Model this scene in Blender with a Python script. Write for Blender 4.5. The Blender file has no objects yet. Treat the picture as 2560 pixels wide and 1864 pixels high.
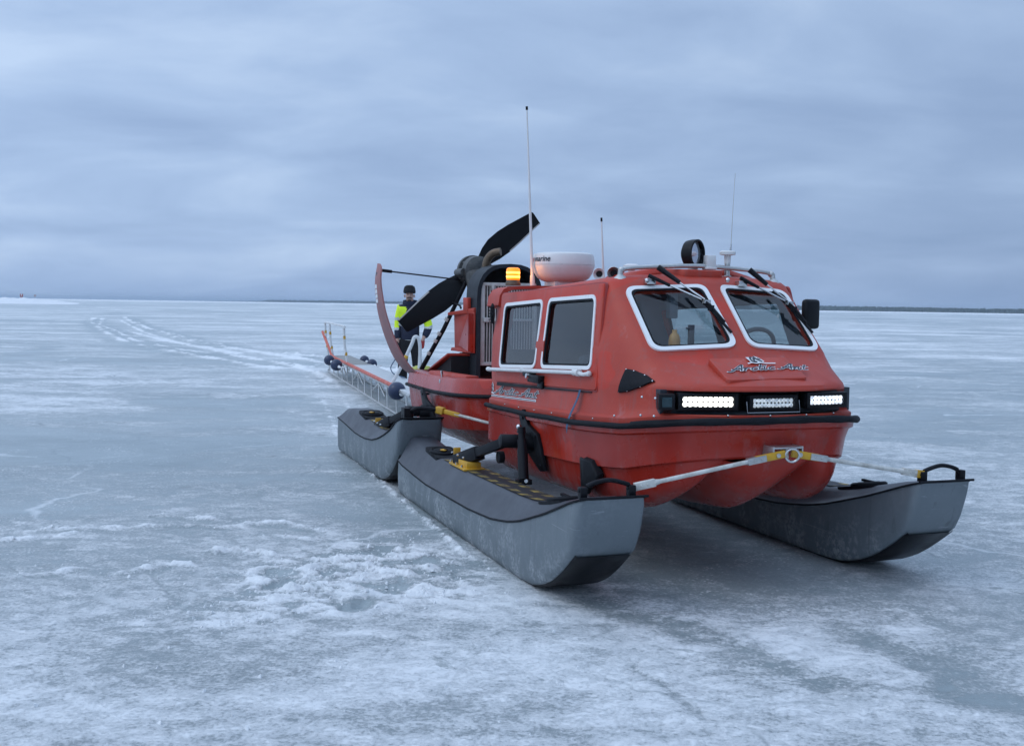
import bpy, bmesh, math, random
import numpy as np
from mathutils import Vector, Matrix
random.seed(7); np.random.seed(7)
R = math.radians
S = bpy.context.scene
COL = S.collection

# ------------------------------------------------------------------ camera
FPX, CH = 2690.0, 1.5                      # focal length in photo pixels (2560 wide), eye height
RHO = math.atan(.0152); PIT = math.atan((932 - 763.5) / FPX)
cF = Vector((0, math.cos(PIT), -math.sin(PIT)))
r0 = Vector((1, 0, 0)); u0 = Vector((0, math.sin(PIT), math.cos(PIT)))
cR = r0 * math.cos(RHO) + u0 * math.sin(RHO); cU = -r0 * math.sin(RHO) + u0 * math.cos(RHO)
cd = bpy.data.cameras.new("camera"); cam = bpy.data.objects.new("camera", cd); COL.objects.link(cam)
M = Matrix.Identity(4)
for i in range(3):
    M[i][0] = cR[i]; M[i][1] = cU[i]; M[i][2] = -cF[i]
M[2][3] = CH
cam.matrix_world = M
cd.sensor_fit = 'HORIZONTAL'; cd.sensor_width = 36; cd.lens = FPX / 2560 * 36
cd.clip_start = .05; cd.clip_end = 60000
S.camera = cam

# ------------------------------------------------------------------ world, sun, exposure
SUN_EL, SUN_AZ = R(46), R(-104)             # behind cloud, to the left of the view
W = bpy.data.worlds.new("World"); S.world = W; W.use_nodes = True
nt = W.node_tree; nt.nodes.clear()
def N(t, **k):
    n = nt.nodes.new(t)
    for a, b in k.items(): setattr(n, a, b)
    return n
def sky_world():
    L = nt.links.new
    out = N('ShaderNodeOutputWorld'); mix = N('ShaderNodeMixShader'); mix.inputs[0].default_value = .93
    sky = N('ShaderNodeTexSky'); sky.sky_type = 'NISHITA'; sky.sun_disc = False
    sky.sun_elevation = SUN_EL; sky.sun_rotation = SUN_AZ
    b1 = N('ShaderNodeBackground'); b1.inputs[1].default_value = .08; L(sky.outputs[0], b1.inputs[0])
    tc = N('ShaderNodeTexCoord'); sp = N('ShaderNodeSeparateXYZ'); L(tc.outputs['Generated'], sp.inputs[0])
    def m(op, a, b=None, c=None):
        n = N('ShaderNodeMath', operation=op)
        for i, v in enumerate((a, b, c)):
            if v is None: continue
            if isinstance(v, (int, float)): n.inputs[i].default_value = v
            else: L(v, n.inputs[i])
        return n.outputs[0]
    z = m('MAXIMUM', sp.outputs[2], 0.0)
    # cloud deck seen from below: project the view direction on a high flat layer
    zz = m('ADD', z, .24)
    cx = m('DIVIDE', sp.outputs[0], zz); cy = m('DIVIDE', sp.outputs[1], zz)
    cb = N('ShaderNodeCombineXYZ'); L(cx, cb.inputs[0]); L(cy, cb.inputs[1])
    n1 = N('ShaderNodeTexNoise'); n1.inputs['Scale'].default_value = 2.1; n1.inputs['Detail'].default_value = 7; n1.inputs['Roughness'].default_value = .52; n1.inputs['Distortion'].default_value = .35
    mp = N('ShaderNodeMapping'); mp.inputs['Scale'].default_value = (.75, 1.05, 1); mp.inputs['Location'].default_value = (3.1, 1.7, 0); mp.inputs['Rotation'].default_value = (0, 0, R(12))
    L(cb.outputs[0], mp.inputs[0]); L(mp.outputs[0], n1.inputs['Vector'])
    n2 = N('ShaderNodeTexNoise'); n2.inputs['Scale'].default_value = .22; n2.inputs['Detail'].default_value = 3; n2.inputs['Roughness'].default_value = .5
    L(mp.outputs[0], n2.inputs['Vector'])
    cl = m('ADD', m('MULTIPLY', n1.outputs[0], .62), m('MULTIPLY', n2.outputs[0], .40))
    # thinner, brighter cloud toward the upper left and along the horizon; thicker bank in between to the right
    cl = m('ADD', cl, m('MULTIPLY', sp.outputs[0], -.16))
    bank = m('MULTIPLY', m('SUBTRACT', z, .11), m('SUBTRACT', z, .11))
    bank = m('POWER', 2.718, m('MULTIPLY', bank, -260.0))
    cl = m('SUBTRACT', cl, m('MULTIPLY', bank, .065))
    cl = m('ADD', cl, m('MULTIPLY', z, .22))
    rp = N('ShaderNodeValToRGB'); e = rp.color_ramp.elements
    e[0].position = .30; e[0].color = (.265, .385, .62, 1)
    e[1].position = .68; e[1].color = (.53, .68, .92, 1)
    q = e.new(.44); q.color = (.325, .455, .70, 1)
    q = e.new(.55); q.color = (.40, .545, .80, 1)
    L(cl, rp.inputs[0])
    # clear blue strip low on the left
    hz = m('POWER', 2.718, m('MULTIPLY', z, -34.0))
    mh = N('ShaderNodeMix', data_type='RGBA'); L(m('MULTIPLY', hz, .72), mh.inputs[0]); L(rp.outputs[0], mh.inputs[6]); mh.inputs[7].default_value = (.285, .43, .71, 1)
    b2 = N('ShaderNodeBackground'); L(mh.outputs[2], b2.inputs[0])
    # the cloud is thinnest to the left of and behind the viewer
    bk = m('MAXIMUM', m('MULTIPLY', sp.outputs[1], -1.0), 0.0)
    side = m('SUBTRACT', 1.0, m('MULTIPLY', sp.outputs[0], m('ADD', m('MULTIPLY', bk, .35), .14)))
    zen = N('ShaderNodeMapRange', interpolation_type='SMOOTHSTEP'); L(z, zen.inputs[0]); zen.inputs[1].default_value = .28; zen.inputs[2].default_value = .85; zen.inputs[3].default_value = 1.0; zen.inputs[4].default_value = 1.6
    L(m('MULTIPLY', side, zen.outputs[0]), b2.inputs[1])      # an overcast sky is brightest overhead
    L(b1.outputs[0], mix.inputs[1]); L(b2.outputs[0], mix.inputs[2]); L(mix.outputs[0], out.inputs[0])
sky_world()
sd = bpy.data.lights.new("sun", 'SUN'); sd.energy = .42; sd.angle = R(32); sd.color = (1, .97, .93)
so = bpy.data.objects.new("sun", sd); COL.objects.link(so)
dirv = Vector((math.sin(SUN_AZ) * math.cos(SUN_EL), math.cos(SUN_AZ) * math.cos(SUN_EL), math.sin(SUN_EL)))
so.rotation_euler = (-dirv).to_track_quat('-Z', 'Y').to_euler()
so.location = dirv * 50
S.view_settings.view_transform = 'Standard'; S.view_settings.look = 'None'
S.view_settings.exposure = 0.0; S.view_settings.gamma = 1.0
S.cycles.max_bounces = 8; S.cycles.transparent_max_bounces = 16
S.cycles.use_denoising = True; S.cycles.denoiser = 'OPENIMAGEDENOISE'; S.cycles.denoising_input_passes = 'RGB_ALBEDO_NORMAL'; S.cycles.denoising_prefilter = 'ACCURATE'
S.cycles.caustics_reflective = False; S.cycles.caustics_refractive = False

# ------------------------------------------------------------------ materials
class Mat:
    def __init__(s, name):
        s.m = bpy.data.materials.new(name); s.m.use_nodes = True
        s.t = s.m.node_tree; s.b = s.t.nodes['Principled BSDF']; s.out = s.t.nodes['Material Output']
        s.tc = None
    def n(s, t, **k):
        x = s.t.nodes.new(t)
        for a, b in k.items(): setattr(x, a, b)
        return x
    def l(s, a, b): s.t.links.new(a, b)
    def coord(s, scale=(1, 1, 1)):
        if s.tc is None: s.tc = s.n('ShaderNodeTexCoord')
        mp = s.n('ShaderNodeMapping'); mp.inputs['Scale'].default_value = scale
        s.l(s.tc.outputs['Object'], mp.inputs[0]); return mp.outputs[0]
    def noise(s, scale, detail=4, rough=.55, vec=None, dist=0, off=0):
        x = s.n('ShaderNodeTexNoise'); x.inputs['Scale'].default_value = scale; x.inputs['Detail'].default_value = detail
        x.inputs['Roughness'].default_value = rough; x.inputs['Distortion'].default_value = dist
        s.l(vec if vec else s.coord(), x.inputs['Vector']); return x.outputs[0]
    def ramp(s, v, stops):
        x = s.n('ShaderNodeValToRGB'); e = x.color_ramp.elements
        while len(e) < len(stops): e.new(.5)
        for i, (p, c) in enumerate(stops):
            e[i].position = p; e[i].color = (c, c, c, 1) if isinstance(c, (int, float)) else (*c, 1)
        s.l(v, x.inputs[0]); return x.outputs[0]
    def mix(s, f, a, b):
        x = s.n('ShaderNodeMix', data_type='RGBA')
        for i, v in ((0, f), (6, a), (7, b)):
            if isinstance(v, (int, float)): x.inputs[i].default_value = v
            elif isinstance(v, tuple): x.inputs[i].default_value = (*v, 1)
            else: s.l(v, x.inputs[i])
        return x.outputs[2]
    def math(s, op, a, b=None):
        x = s.n('ShaderNodeMath', operation=op)
        for i, v in enumerate((a, b)):
            if v is None: continue
            if isinstance(v, (int, float)): x.inputs[i].default_value = v
            else: s.l(v, x.inputs[i])
        return x.outputs[0]
    def bump(s, h, strength=.3, dist=.01):
        x = s.n('ShaderNodeBump'); x.inputs['Strength'].default_value = strength; x.inputs['Distance'].default_value = dist
        s.l(h, x.inputs['Height']); s.l(x.outputs[0], s.b.inputs['Normal'])
    def set(s, col=None, rough=None, metal=None, spec=None, coat=None, emit=None, es=None):
        for k, v in (('Base Color', col), ('Roughness', rough), ('Metallic', metal), ('Specular IOR Level', spec), ('Coat Weight', coat), ('Emission Color', emit), ('Emission Strength', es)):
            if v is None: continue
            i = s.b.inputs[k]
            if isinstance(v, (int, float)): i.default_value = v
            elif isinstance(v, tuple): i.default_value = (*v, 1)
            else: s.l(v, i)
        return s

def worn(name, col, col2, rough=.45, scale=6, amt=.5, metal=0, bump=.06, bscale=60, coat=0, spec=.5):
    M_ = Mat(name); n1 = M_.noise(scale, 6, .6); n2 = M_.noise(scale * 7, 3, .6)
    f = M_.ramp(M_.math('ADD', M_.math('MULTIPLY', n1, .7), M_.math('MULTIPLY', n2, .3)), [(.42, 0), (.66, amt)])
    M_.set(M_.mix(f, col, col2), None, metal, spec, coat)
    M_.set(rough=M_.ramp(n1, [(.3, max(.03, rough - .1)), (.7, min(1, rough + .12))]))
    if bump: M_.bump(M_.noise(bscale, 3), bump, .004)
    return M_.m

MT = {}
def red(name, c1, c2, rough, scuff=True):
    M_ = Mat(name)
    n1 = M_.noise(2.2, 6, .6); n2 = M_.noise(26, 4, .65); n3 = M_.noise(90, 2, .5)
    c = M_.mix(M_.ramp(n1, [(.38, 0), (.68, .85)]), c1, c2)
    if scuff:      # salt spray and old scuffs
        v = M_.coord((1, 1, .35)); n4 = M_.noise(7, 8, .72, v)
        c = M_.mix(M_.ramp(n4, [(.58, 0), (.78, .45)]), c, (.42, .30, .30))
        c = M_.mix(M_.ramp(n2, [(.64, 0), (.74, .45)]), c, (.16, .05, .05))
        n5 = M_.noise(1.25, 3, .75, M_.coord((.8, 1, 1.3)), .4)          # repaired, brighter repaint patches with hard edges
        c = M_.mix(M_.ramp(n5, [(.575, 0), (.585, .55)]), c, (.56, .034, .014))
        sz = M_.n('ShaderNodeSeparateXYZ'); M_.l(M_.tc.outputs['Object'], sz.inputs[0])
        st = M_.noise(5, 6, .7, M_.coord((3.5, 3.5, .25)))               # vertical run marks
        c = M_.mix(M_.ramp(st, [(.54, 0), (.70, .42)]), c, (.24, .10, .09))
        lo_ = M_.ramp(sz.outputs[2], [(.40, .55), (.62, 0)])               # road film low on the hull
        c = M_.mix(M_.math('MULTIPLY', lo_, M_.ramp(n4, [(.40, 0), (.62, 1)])), c, (.30, .20, .19))
    M_.set(c, M_.ramp(n1, [(.3, rough - .08), (.7, rough + .14)]), 0, .36 if rough > .35 else .5)
    M_.bump(M_.math('ADD', M_.math('MULTIPLY', n1, .5), M_.math('MULTIPLY', n3, .15)), .12, .006)
    return M_.m
MT['cabin'] = red('faded red gelcoat', (.46, .051, .027), (.38, .048, .032), .44)
MT['hull'] = red('glossy red gelcoat', (.42, .026, .012), (.32, .024, .016), .24)
MT['darkred'] = worn('red paint dark', (.34, .035, .028), (.27, .04, .04), .45)
MT['fin'] = worn('weathered red fin', (.36, .13, .12), (.27, .16, .165), .5, 3, .9, bscale=30)
MT['black'] = worn('black rubber', (.007, .008, .011), (.018, .02, .024), .6, 9, .7, spec=.15)
MT['blackmetal'] = worn('black painted steel', (.006, .007, .010), (.016, .016, .02), .45, 9, .6, spec=.2)
MT['blackgloss'] = worn('black plastic', (.006, .007, .009), (.012, .012, .016), .40, spec=.2)
MT['white'] = worn('white plastic', (.74, .74, .73), (.62, .62, .6), .35, 5, .5, bump=.02)
MT['whiteframe'] = worn('white window frame', (.82, .83, .83), (.76, .76, .75), .35, 5, .4, bump=0)
MT['alu'] = worn('bare aluminium', (.62, .62, .60), (.42, .42, .41), .38, 9, .7, metal=.85)
MT['steel'] = worn('stainless steel', (.66, .66, .66), (.5, .5, .5), .22, 9, .5, metal=1, bump=0)
MT['paintedrod'] = worn('scuffed white rod', (.66, .65, .60), (.36, .34, .30), .45, 12, .8)
MT['yellow'] = worn('yellow paint', (.66, .36, .02), (.40, .24, .06), .5, 14, .7)
MT['navy'] = worn('navy buoy vinyl', (.016, .028, .075), (.03, .045, .09), .33, 5, .5)
MT['shroud'] = worn('grey radiator shroud', (.016, .021, .028), (.03, .036, .043), .55, 4, .8, spec=.3)
MT['grillew'] = worn('grille paint', (.60, .58, .54), (.42, .39, .36), .5, 8, .7)
MT['brown'] = worn('heat stained exhaust', (.13, .09, .06), (.22, .17, .12), .5, 8, .8, metal=.6)
MT['engine'] = worn('engine metal', (.06, .06, .06), (.15, .15, .14), .5, 12, .9, metal=.5)
MT['interior'] = worn('cabin lining', (.20, .22, .26), (.24, .26, .30), .8, 5, .5)
MT['interdark'] = worn('dark trim', (.035, .04, .05), (.05, .05, .06), .6)
MT['wood'] = worn('weathered deck board', (.26, .25, .23), (.36, .36, .35), .7, 4, .8)
MT['deckpale'] = worn('frosted pale deck board', (.50, .52, .53), (.62, .64, .65), .7, 3, .8)
MT['orange'] = worn('orange red bar', (.60, .10, .05), (.44, .08, .05), .45, 8, .6)
MT['bottle'] = worn('orange bottle plastic', (.62, .30, .08), (.5, .24, .06), .4)
MT['strap'] = worn('blue webbing', (.05, .11, .2), (.07, .14, .24), .8, 30, .5)
MT['dirtrail'] = worn('white painted tube', (.72, .72, .71), (.55, .55, .53), .4, 6, .6)
MT['decalw'] = worn('white vinyl', (.80, .80, .80), (.72, .72, .72), .4, bump=0)
MT['decalb'] = worn('dark vinyl', (.012, .016, .03), (.02, .022, .04), .4, bump=0)
MT['dark'] = worn('dark void', (.008, .009, .012), (.012, .013, .016), .8)
MT['skin'] = worn('skin', (.50, .30, .23), (.44, .24, .19), .5)
MT['hivis'] = worn('hi vis yellow cloth', (.78, 1.0, .03), (.66, .88, .03), .75, 12, .5)
MT['cloth'] = worn('navy cloth', (.012, .017, .04), (.02, .026, .05), .85, 12, .5)
MT['blackcloth'] = worn('black knit', (.010, .010, .013), (.02, .02, .022), .9, 40, .5)
MT['reflect'] = worn('reflective tape', (.55, .56, .55), (.45, .45, .45), .4)
MT['redglove'] = worn('red glove', (.35, .03, .03), (.25, .03, .03), .7)
MT['bark'] = worn('hair brown', (.06, .04, .03), (.08, .05, .04), .8)
MT['yellowcover'] = worn('lime cover', (.5, .52, .12), (.42, .42, .12), .7)
def float_mat():
    M_ = Mat('grey float plastic')
    n1 = M_.noise(1.6, 6, .6); n2 = M_.noise(38, 5, .7); n3 = M_.noise(6, 8, .7, M_.coord((1, 1, .5)))
    c = M_.mix(M_.ramp(n1, [(.35, 0), (.7, 1)]), (.128, .155, .172), (.172, .200, .218))
    # frozen spray and scratches, stronger low on the sides
    sp = M_.n('ShaderNodeSeparateXYZ'); M_.coord(); M_.l(M_.tc.outputs['Object'], sp.inputs[0])
    low = M_.ramp(sp.outputs[2], [(.0, 1), (.34, .0)])
    f = M_.math('MULTIPLY', M_.ramp(n3, [(.45, 0), (.62, 1)]), M_.ramp(n2, [(.43, 0), (.56, 1)]))
    c = M_.mix(M_.math('MULTIPLY', f, M_.math('ADD', M_.math('MULTIPLY', low, .62), .05)), c, (.60, .62, .64))
    d = M_.noise(9, 7, .7, M_.coord((1, 1, .18)))
    c = M_.mix(M_.ramp(d, [(.60, 0), (.72, .5)]), c, (.06, .07, .08))
    # long thin scratches along the sides and drip marks from the seam
    g1 = M_.noise(1.0, 4, .6, M_.coord((2.2, 6, 60)), .8); g2 = M_.noise(1.0, 5, .7, M_.coord((26, 26, 1.4)))
    c = M_.mix(M_.ramp(g1, [(.655, 0), (.68, .35)]), c, (.38, .41, .43))
    c = M_.mix(M_.ramp(g2, [(.60, 0), (.70, .45)]), c, (.07, .08, .095))
    M_.set(c, M_.ramp(n1, [(.3, .38), (.7, .55)]), 0, .45)
    M_.bump(M_.math('ADD', M_.math('MULTIPLY', n1, 1.0), M_.math('MULTIPLY', n2, .12)), .18, .012)
    return M_.m
MT['float'] = float_mat()
MT['floattop'] = worn('dark float deck', (.040, .045, .057), (.06, .066, .08), .42, 5, .8, bscale=45, bump=.1)
def tread_mat():
    M_ = Mat('hazard striped tread')
    sp = M_.n('ShaderNodeSeparateXYZ'); M_.coord(); M_.l(M_.tc.outputs['Object'], sp.inputs[0])
    y = M_.math('ABSOLUTE', sp.outputs[1])
    s = M_.math('FRACT', M_.math('MULTIPLY', M_.math('ADD', sp.outputs[0], M_.math('MULTIPLY', y, .9)), 5.2))
    stripe = M_.math('LESS_THAN', s, .5)
    edge = M_.math('GREATER_THAN', M_.math('ABSOLUTE', M_.math('SUBTRACT', y, .962)), .030)
    wear = M_.ramp(M_.noise(16, 6, .7), [(.40, .15), (.6, 1)])
    f = M_.math('MULTIPLY', M_.math('MULTIPLY', stripe, edge), wear)
    M_.set(M_.mix(f, (.016, .016, .019), (.36, .26, .06)), .6)
    M_.bump(M_.noise(140, 3), .3, .003)
    return M_.m
MT['tread'] = tread_mat()
def glass(name, tint, fres=1.45, rough=0.0):
    M_ = Mat(name); tr = M_.n('ShaderNodeBsdfTransparent'); tr.inputs[0].default_value = (*tint, 1)
    gl = M_.n('ShaderNodeBsdfGlossy'); gl.inputs['Roughness'].default_value = rough; gl.inputs[0].default_value = (1, 1, 1, 1)
    fr = M_.n('ShaderNodeFresnel'); fr.inputs[0].default_value = fres
    mx = M_.n('ShaderNodeMixShader'); ge = M_.n('ShaderNodeNewGeometry'); M_.l(M_.math('MULTIPLY', fr.outputs[0], M_.math('SUBTRACT', 1.0, ge.outputs['Backfacing'])), mx.inputs[0]); M_.l(tr.outputs[0], mx.inputs[1]); M_.l(gl.outputs[0], mx.inputs[2]); M_.l(mx.outputs[0], M_.out.inputs[0])
    return M_.m
MT['glass'] = glass('windscreen glass', (.86, .90, .90))
MT['sideglass'] = glass('tinted side glass', (.58, .64, .66), 1.5)
MT['lamp glass'] = glass('lamp glass', (.95, .95, .97), 1.45)
def emit(name, col, s): return Mat(name).set(col, .3, 0, .5, 0, col, s).m
def led(name, col, s, sc):
    M_ = Mat(name).set(col, .3, 0, .5, 0, col, s); v = M_.ramp(M_.noise(sc, 2), [(.35, .25), (.65, 1)]); M_.l(M_.math('MULTIPLY', v, s), M_.b.inputs['Emission Strength']); return M_.m
MT['led'] = led('lit white led', (.88, .94, 1.0), 1.9, 55)
MT['ledwarm'] = led('lit warm led', (1.0, .98, .86), 4.2, 40)
MT['ledfaint'] = led('faintly emissive led', (.74, .84, .84), .62, 60)  # faint emission keeps the middle bar's LEDs pale
MT['amber'] = emit('lit amber lens', (1.0, .27, .01), 1.15)
MT['amberhot'] = emit('amber flash tube', (1.0, .55, .08), 3.2)
MT['mirrorglass'] = worn('reflector bowl', (.8, .8, .8), (.7, .7, .72), .08, metal=1, bump=0)
MT['screen'] = worn('teal display glass', (.01, .035, .045), (.015, .045, .055), .15, bump=0)

# ------------------------------------------------------------------ mesh helpers
def basis(d):
    d = Vector(d).normalized(); a = Vector((0, 0, 1)) if abs(d.z) < .9 else Vector((1, 0, 0))
    u = d.cross(a).normalized(); return u, d.cross(u).normalized(), d
class MB:
    def __init__(s): s.v = []; s.f = []; s.mi = []
    def add(s, vs, fs, mi=0):
        o = len(s.v); s.v += [tuple(p) for p in vs]; s.f += [tuple(i + o for i in f) for f in fs]; s.mi += [mi] * len(fs); return s
    def box(s, c, d, rot=None, mi=0):
        hx, hy, hz = d[0] / 2, d[1] / 2, d[2] / 2
        P = [Vector((x, y, z)) for x in (-hx, hx) for y in (-hy, hy) for z in (-hz, hz)]
        if rot is not None: P = [rot @ p for p in P]
        P = [p + Vector(c) for p in P]
        return s.add(P, [(0, 1, 3, 2), (4, 6, 7, 5), (0, 4, 5, 1), (2, 3, 7, 6), (0, 2, 6, 4), (1, 5, 7, 3)], mi)
    def loft(s, rings, closed=True, c0=True, c1=True, mi=0):
        n = len(rings[0]); vs = [p for r in rings for p in r]; fs = []
        for i in range(len(rings) - 1):
            for j in range(n if closed else n - 1):
                k = (j + 1) % n; fs.append((i * n + j, i * n + k, (i + 1) * n + k, (i + 1) * n + j))
        if c0: fs.append(tuple(range(n))[::-1])
        if c1: fs.append(tuple((len(rings) - 1) * n + j for j in range(n)))
        return s.add(vs, fs, mi)
    def tube(s, path, r, n=10, mi=0, caps=True, flat=None):
        path = [Vector(p) for p in path]; rs = r if isinstance(r, (list, tuple)) else [r] * len(path); rings = []
        u = None
        for i, p in enumerate(path):
            d = (path[min(i + 1, len(path) - 1)] - path[max(i - 1, 0)]).normalized()
            if u is None: u, w, _ = basis(d)
            else:
                u = (u - d * u.dot(d)).normalized(); w = d.cross(u)
            rings.append([p + (u * math.cos(2 * math.pi * k / n) + w * math.sin(2 * math.pi * k / n)) * rs[i] for k in range(n)])
        return s.loft(rings, True, caps, caps, mi)
    def cyl(s, a, b, r, r2=None, n=16, mi=0): return s.tube([a, b], [r, r if r2 is None else r2], n, mi)
    def lathe(s, prof, o=(0, 0, 0), ax=(0, 0, 1), n=24, mi=0, caps=True):
        u, w, d = basis(ax); o = Vector(o)
        return s.loft([[o + d * h + (u * math.cos(2 * math.pi * k / n) + w * math.sin(2 * math.pi * k / n)) * max(r, 1e-4) for k in range(n)] for r, h in prof], True, caps, caps, mi)
    def ball(s, c, r, n=16, m=10, mi=0):
        r = (r, r, r) if isinstance(r, (int, float)) else r; c = Vector(c)
        return s.loft([[c + Vector((r[0] * math.sin(t) * math.cos(2 * math.pi * k / n), r[1] * math.sin(t) * math.sin(2 * math.pi * k / n), r[2] * math.cos(t))) for k in range(n)] for t in [max(.001, min(math.pi - .001, math.pi * i / m)) for i in range(m + 1)]], True, True, True, mi)
    def prism(s, a, b, mi=0): return s.loft([a, b], True, True, True, mi)
    def ring(s, outer, inner, off, mi=0):     # flat frame between two outlines, thickened by off
        n = len(outer); off = Vector(off); A = [Vector(p) for p in outer]; B = [Vector(p) for p in inner]
        return s.loft([A, [p + off for p in A], [p + off for p in B], B, A], True, False, False, mi)
    def each(s, name, mat, parent=None, **k):       # every loose piece becomes its own object
        n = len(s.v); par = list(range(n))
        def fd(a):
            while par[a] != a: par[a] = par[par[a]]; a = par[a]
            return a
        for f in s.f:
            for a in f[1:]: par[fd(a)] = fd(f[0])
        out = []
        for r in sorted(set(fd(f[0]) for f in s.f)):
            idx = [i for i in range(n) if fd(i) == r]; mp = {b: a for a, b in enumerate(idx)}; q = MB()
            fs = [(f, m) for f, m in zip(s.f, s.mi) if fd(f[0]) == r]
            q.v = [s.v[i] for i in idx]; q.f = [tuple(mp[i] for i in f) for f, m in fs]; q.mi = [m for f, m in fs]; out.append(q.build(name, mat, parent, **k))
        return out
    def build(s, name, mat, parent=None, ang=35, bevel=0, seg=2, smooth=True):
        me = bpy.data.meshes.new(name); me.from_pydata(s.v, [], s.f)
        mats = mat if isinstance(mat, (list, tuple)) else [mat]
        for x in mats: me.materials.append(MT[x] if isinstance(x, str) else x)
        me.polygons.foreach_set('material_index', s.mi)
        bm = bmesh.new(); bm.from_mesh(me); bmesh.ops.remove_doubles(bm, verts=bm.verts, dist=1e-6)
        bmesh.ops.recalc_face_normals(bm, faces=bm.faces)
        if bevel:
            ed = [e for e in bm.edges if len(e.link_faces) == 2 and e.calc_face_angle(0) > R(40)]
            if ed: bmesh.ops.bevel(bm, geom=ed, offset=bevel, segments=seg, profile=.5, affect='EDGES', clamp_overlap=True)
        bm.to_mesh(me); bm.free()
        if smooth:
            me.polygons.foreach_set('use_smooth', [True] * len(me.polygons)); me.set_sharp_from_angle(angle=R(ang))
        o = bpy.data.objects.new(name, me); COL.objects.link(o)
        if parent: o.parent = parent
        return o
def empty(name, label, cat, loc=(0, 0, 0), rz=0, group=None):
    o = bpy.data.objects.new(name, None); COL.objects.link(o); o.location = loc; o.rotation_euler = (0, 0, rz); o.empty_display_size = .2
    o['label'] = label; o['category'] = cat
    if group: o['group'] = group
    return o
def tag(o, label=None, cat=None, group=None, kind=None):
    for k, v in (('label', label), ('category', cat), ('group', group), ('kind', kind)):
        if v: o[k] = v
    return o
def rpoly(pts, rad, n=6):
    """rounded polygon in 2-D"""
    out = []; m = len(pts)
    for i in range(m):
        p = Vector(pts[i]); a = (Vector(pts[i - 1]) - p); b = (Vector(pts[(i + 1) % m]) - p)
        r = rad[i] if isinstance(rad, (list, tuple)) else rad
        p0 = p + a.normalized() * min(r, a.length * .45); p1 = p + b.normalized() * min(r, b.length * .45)
        for k in range(n + 1):
            t = k / n; out.append(p0 * (1 - t) ** 2 + p * 2 * t * (1 - t) + p1 * t * t)
    return out
def inset(pts, d):
    m = len(pts); out = []; ar = sum(pts[i - 1][0] * pts[i][1] - pts[i][0] * pts[i - 1][1] for i in range(m)); sg = 1 if ar > 0 else -1
    for i in range(m):
        p = Vector(pts[i]); a = (p - Vector(pts[i - 1])).normalized(); b = (Vector(pts[(i + 1) % m]) - p).normalized()
        na = Vector((-a.y, a.x)) * sg; nb = Vector((-b.y, b.x)) * sg; k = 1 + na.dot(nb)
        out.append(p + (na + nb) * (d / max(k, .2)))
    return out
def interp(x, tab):
    xs = [t[0] for t in tab]; ys = [t[1] for t in tab]; return float(np.interp(x, xs, ys))
def arc(c, r, a0, a1, n, u, w):
    c = Vector(c); u = Vector(u); w = Vector(w); return [c + (u * math.cos(a0 + (a1 - a0) * i / n) + w * math.sin(a0 + (a1 - a0) * i / n)) * r for i in range(n + 1)]
def smoothpath(P, n=6):
    P = [Vector(p) for p in P]; out = []
    for i in range(len(P) - 1):
        a = P[max(i - 1, 0)]; b = P[i]; c = P[i + 1]; d = P[min(i + 2, len(P) - 1)]
        for k in range(n):
            t = k / n
            out.append(.5 * ((2 * b) + (c - a) * t + (2 * a - 5 * b + 4 * c - d) * t * t + (3 * b - a - 3 * c + d) * t ** 3))
    return out + [P[-1]]
def cut(o, cutters, solver='EXACT'):
    for c in cutters:
        c.parent = o.parent
        m = o.modifiers.new('b', 'BOOLEAN'); m.operation = 'DIFFERENCE'; m.object = c; m.solver = solver
    bake(o)
    for c in cutters:
        me = c.data; bpy.data.objects.remove(c); bpy.data.meshes.remove(me)
def bake(o, ang=35):
    bpy.context.view_layer.update()
    dg = bpy.context.evaluated_depsgraph_get(); me = bpy.data.meshes.new_from_object(o.evaluated_get(dg))
    old = o.data; o.modifiers.clear(); o.data = me; me.name = o.name; bpy.data.meshes.remove(old)
    me.polygons.foreach_set('use_smooth', [True] * len(me.polygons)); me.set_sharp_from_angle(angle=R(ang))
    return o
def ground_point(px, py):
    d = cF + cR * ((px - 1280) / FPX) - cU * ((py - 932) / FPX); t = -CH / d.z
    return (d.x * t, d.y * t)

# ================================================================== GROUND : one sheet of lake ice to the horizon
def vnoise(x, y, seed=0):
    xi = np.floor(x).astype(np.int64); yi = np.floor(y).astype(np.int64); fx = x - xi; fy = y - yi
    def h(a, b):
        n = (a * 374761393 + b * 668265263 + seed * 974711) & 0xffffffff
        n = ((n ^ (n >> 13)) * 1274126177) & 0xffffffff
        return ((n ^ (n >> 16)) & 0xffff) / 65535.0
    u = fx * fx * fx * (fx * (fx * 6 - 15) + 10); v = fy * fy * fy * (fy * (fy * 6 - 15) + 10)
    return (h(xi, yi) * (1 - u) + h(xi + 1, yi) * u) * (1 - v) + (h(xi, yi + 1) * (1 - u) + h(xi + 1, yi + 1) * u) * v
def fbm(x, y, o=4, seed=0, g=.5):
    a = 1; s = 0; t = 0
    for i in range(o):
        s = s + a * vnoise(x * 2 ** i + 17.3 * i, y * 2 ** i - 9.1 * i, seed + i); t += a; a *= g
    return s / t
def seglines(px): return np.array([ground_point(*p) for p in px])
def dist_poly(X, Y, P):
    D = np.full(X.shape, 1e9)
    for (ax, ay), (bx, by) in zip(P[:-1], P[1:]):
        dx, dy = bx - ax, by - ay; L = dx * dx + dy * dy
        t = np.clip(((X - ax) * dx + (Y - ay) * dy) / L, 0, 1)
        D = np.minimum(D, np.hypot(X - ax - t * dx, Y - ay - t * dy))
    return D
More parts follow.
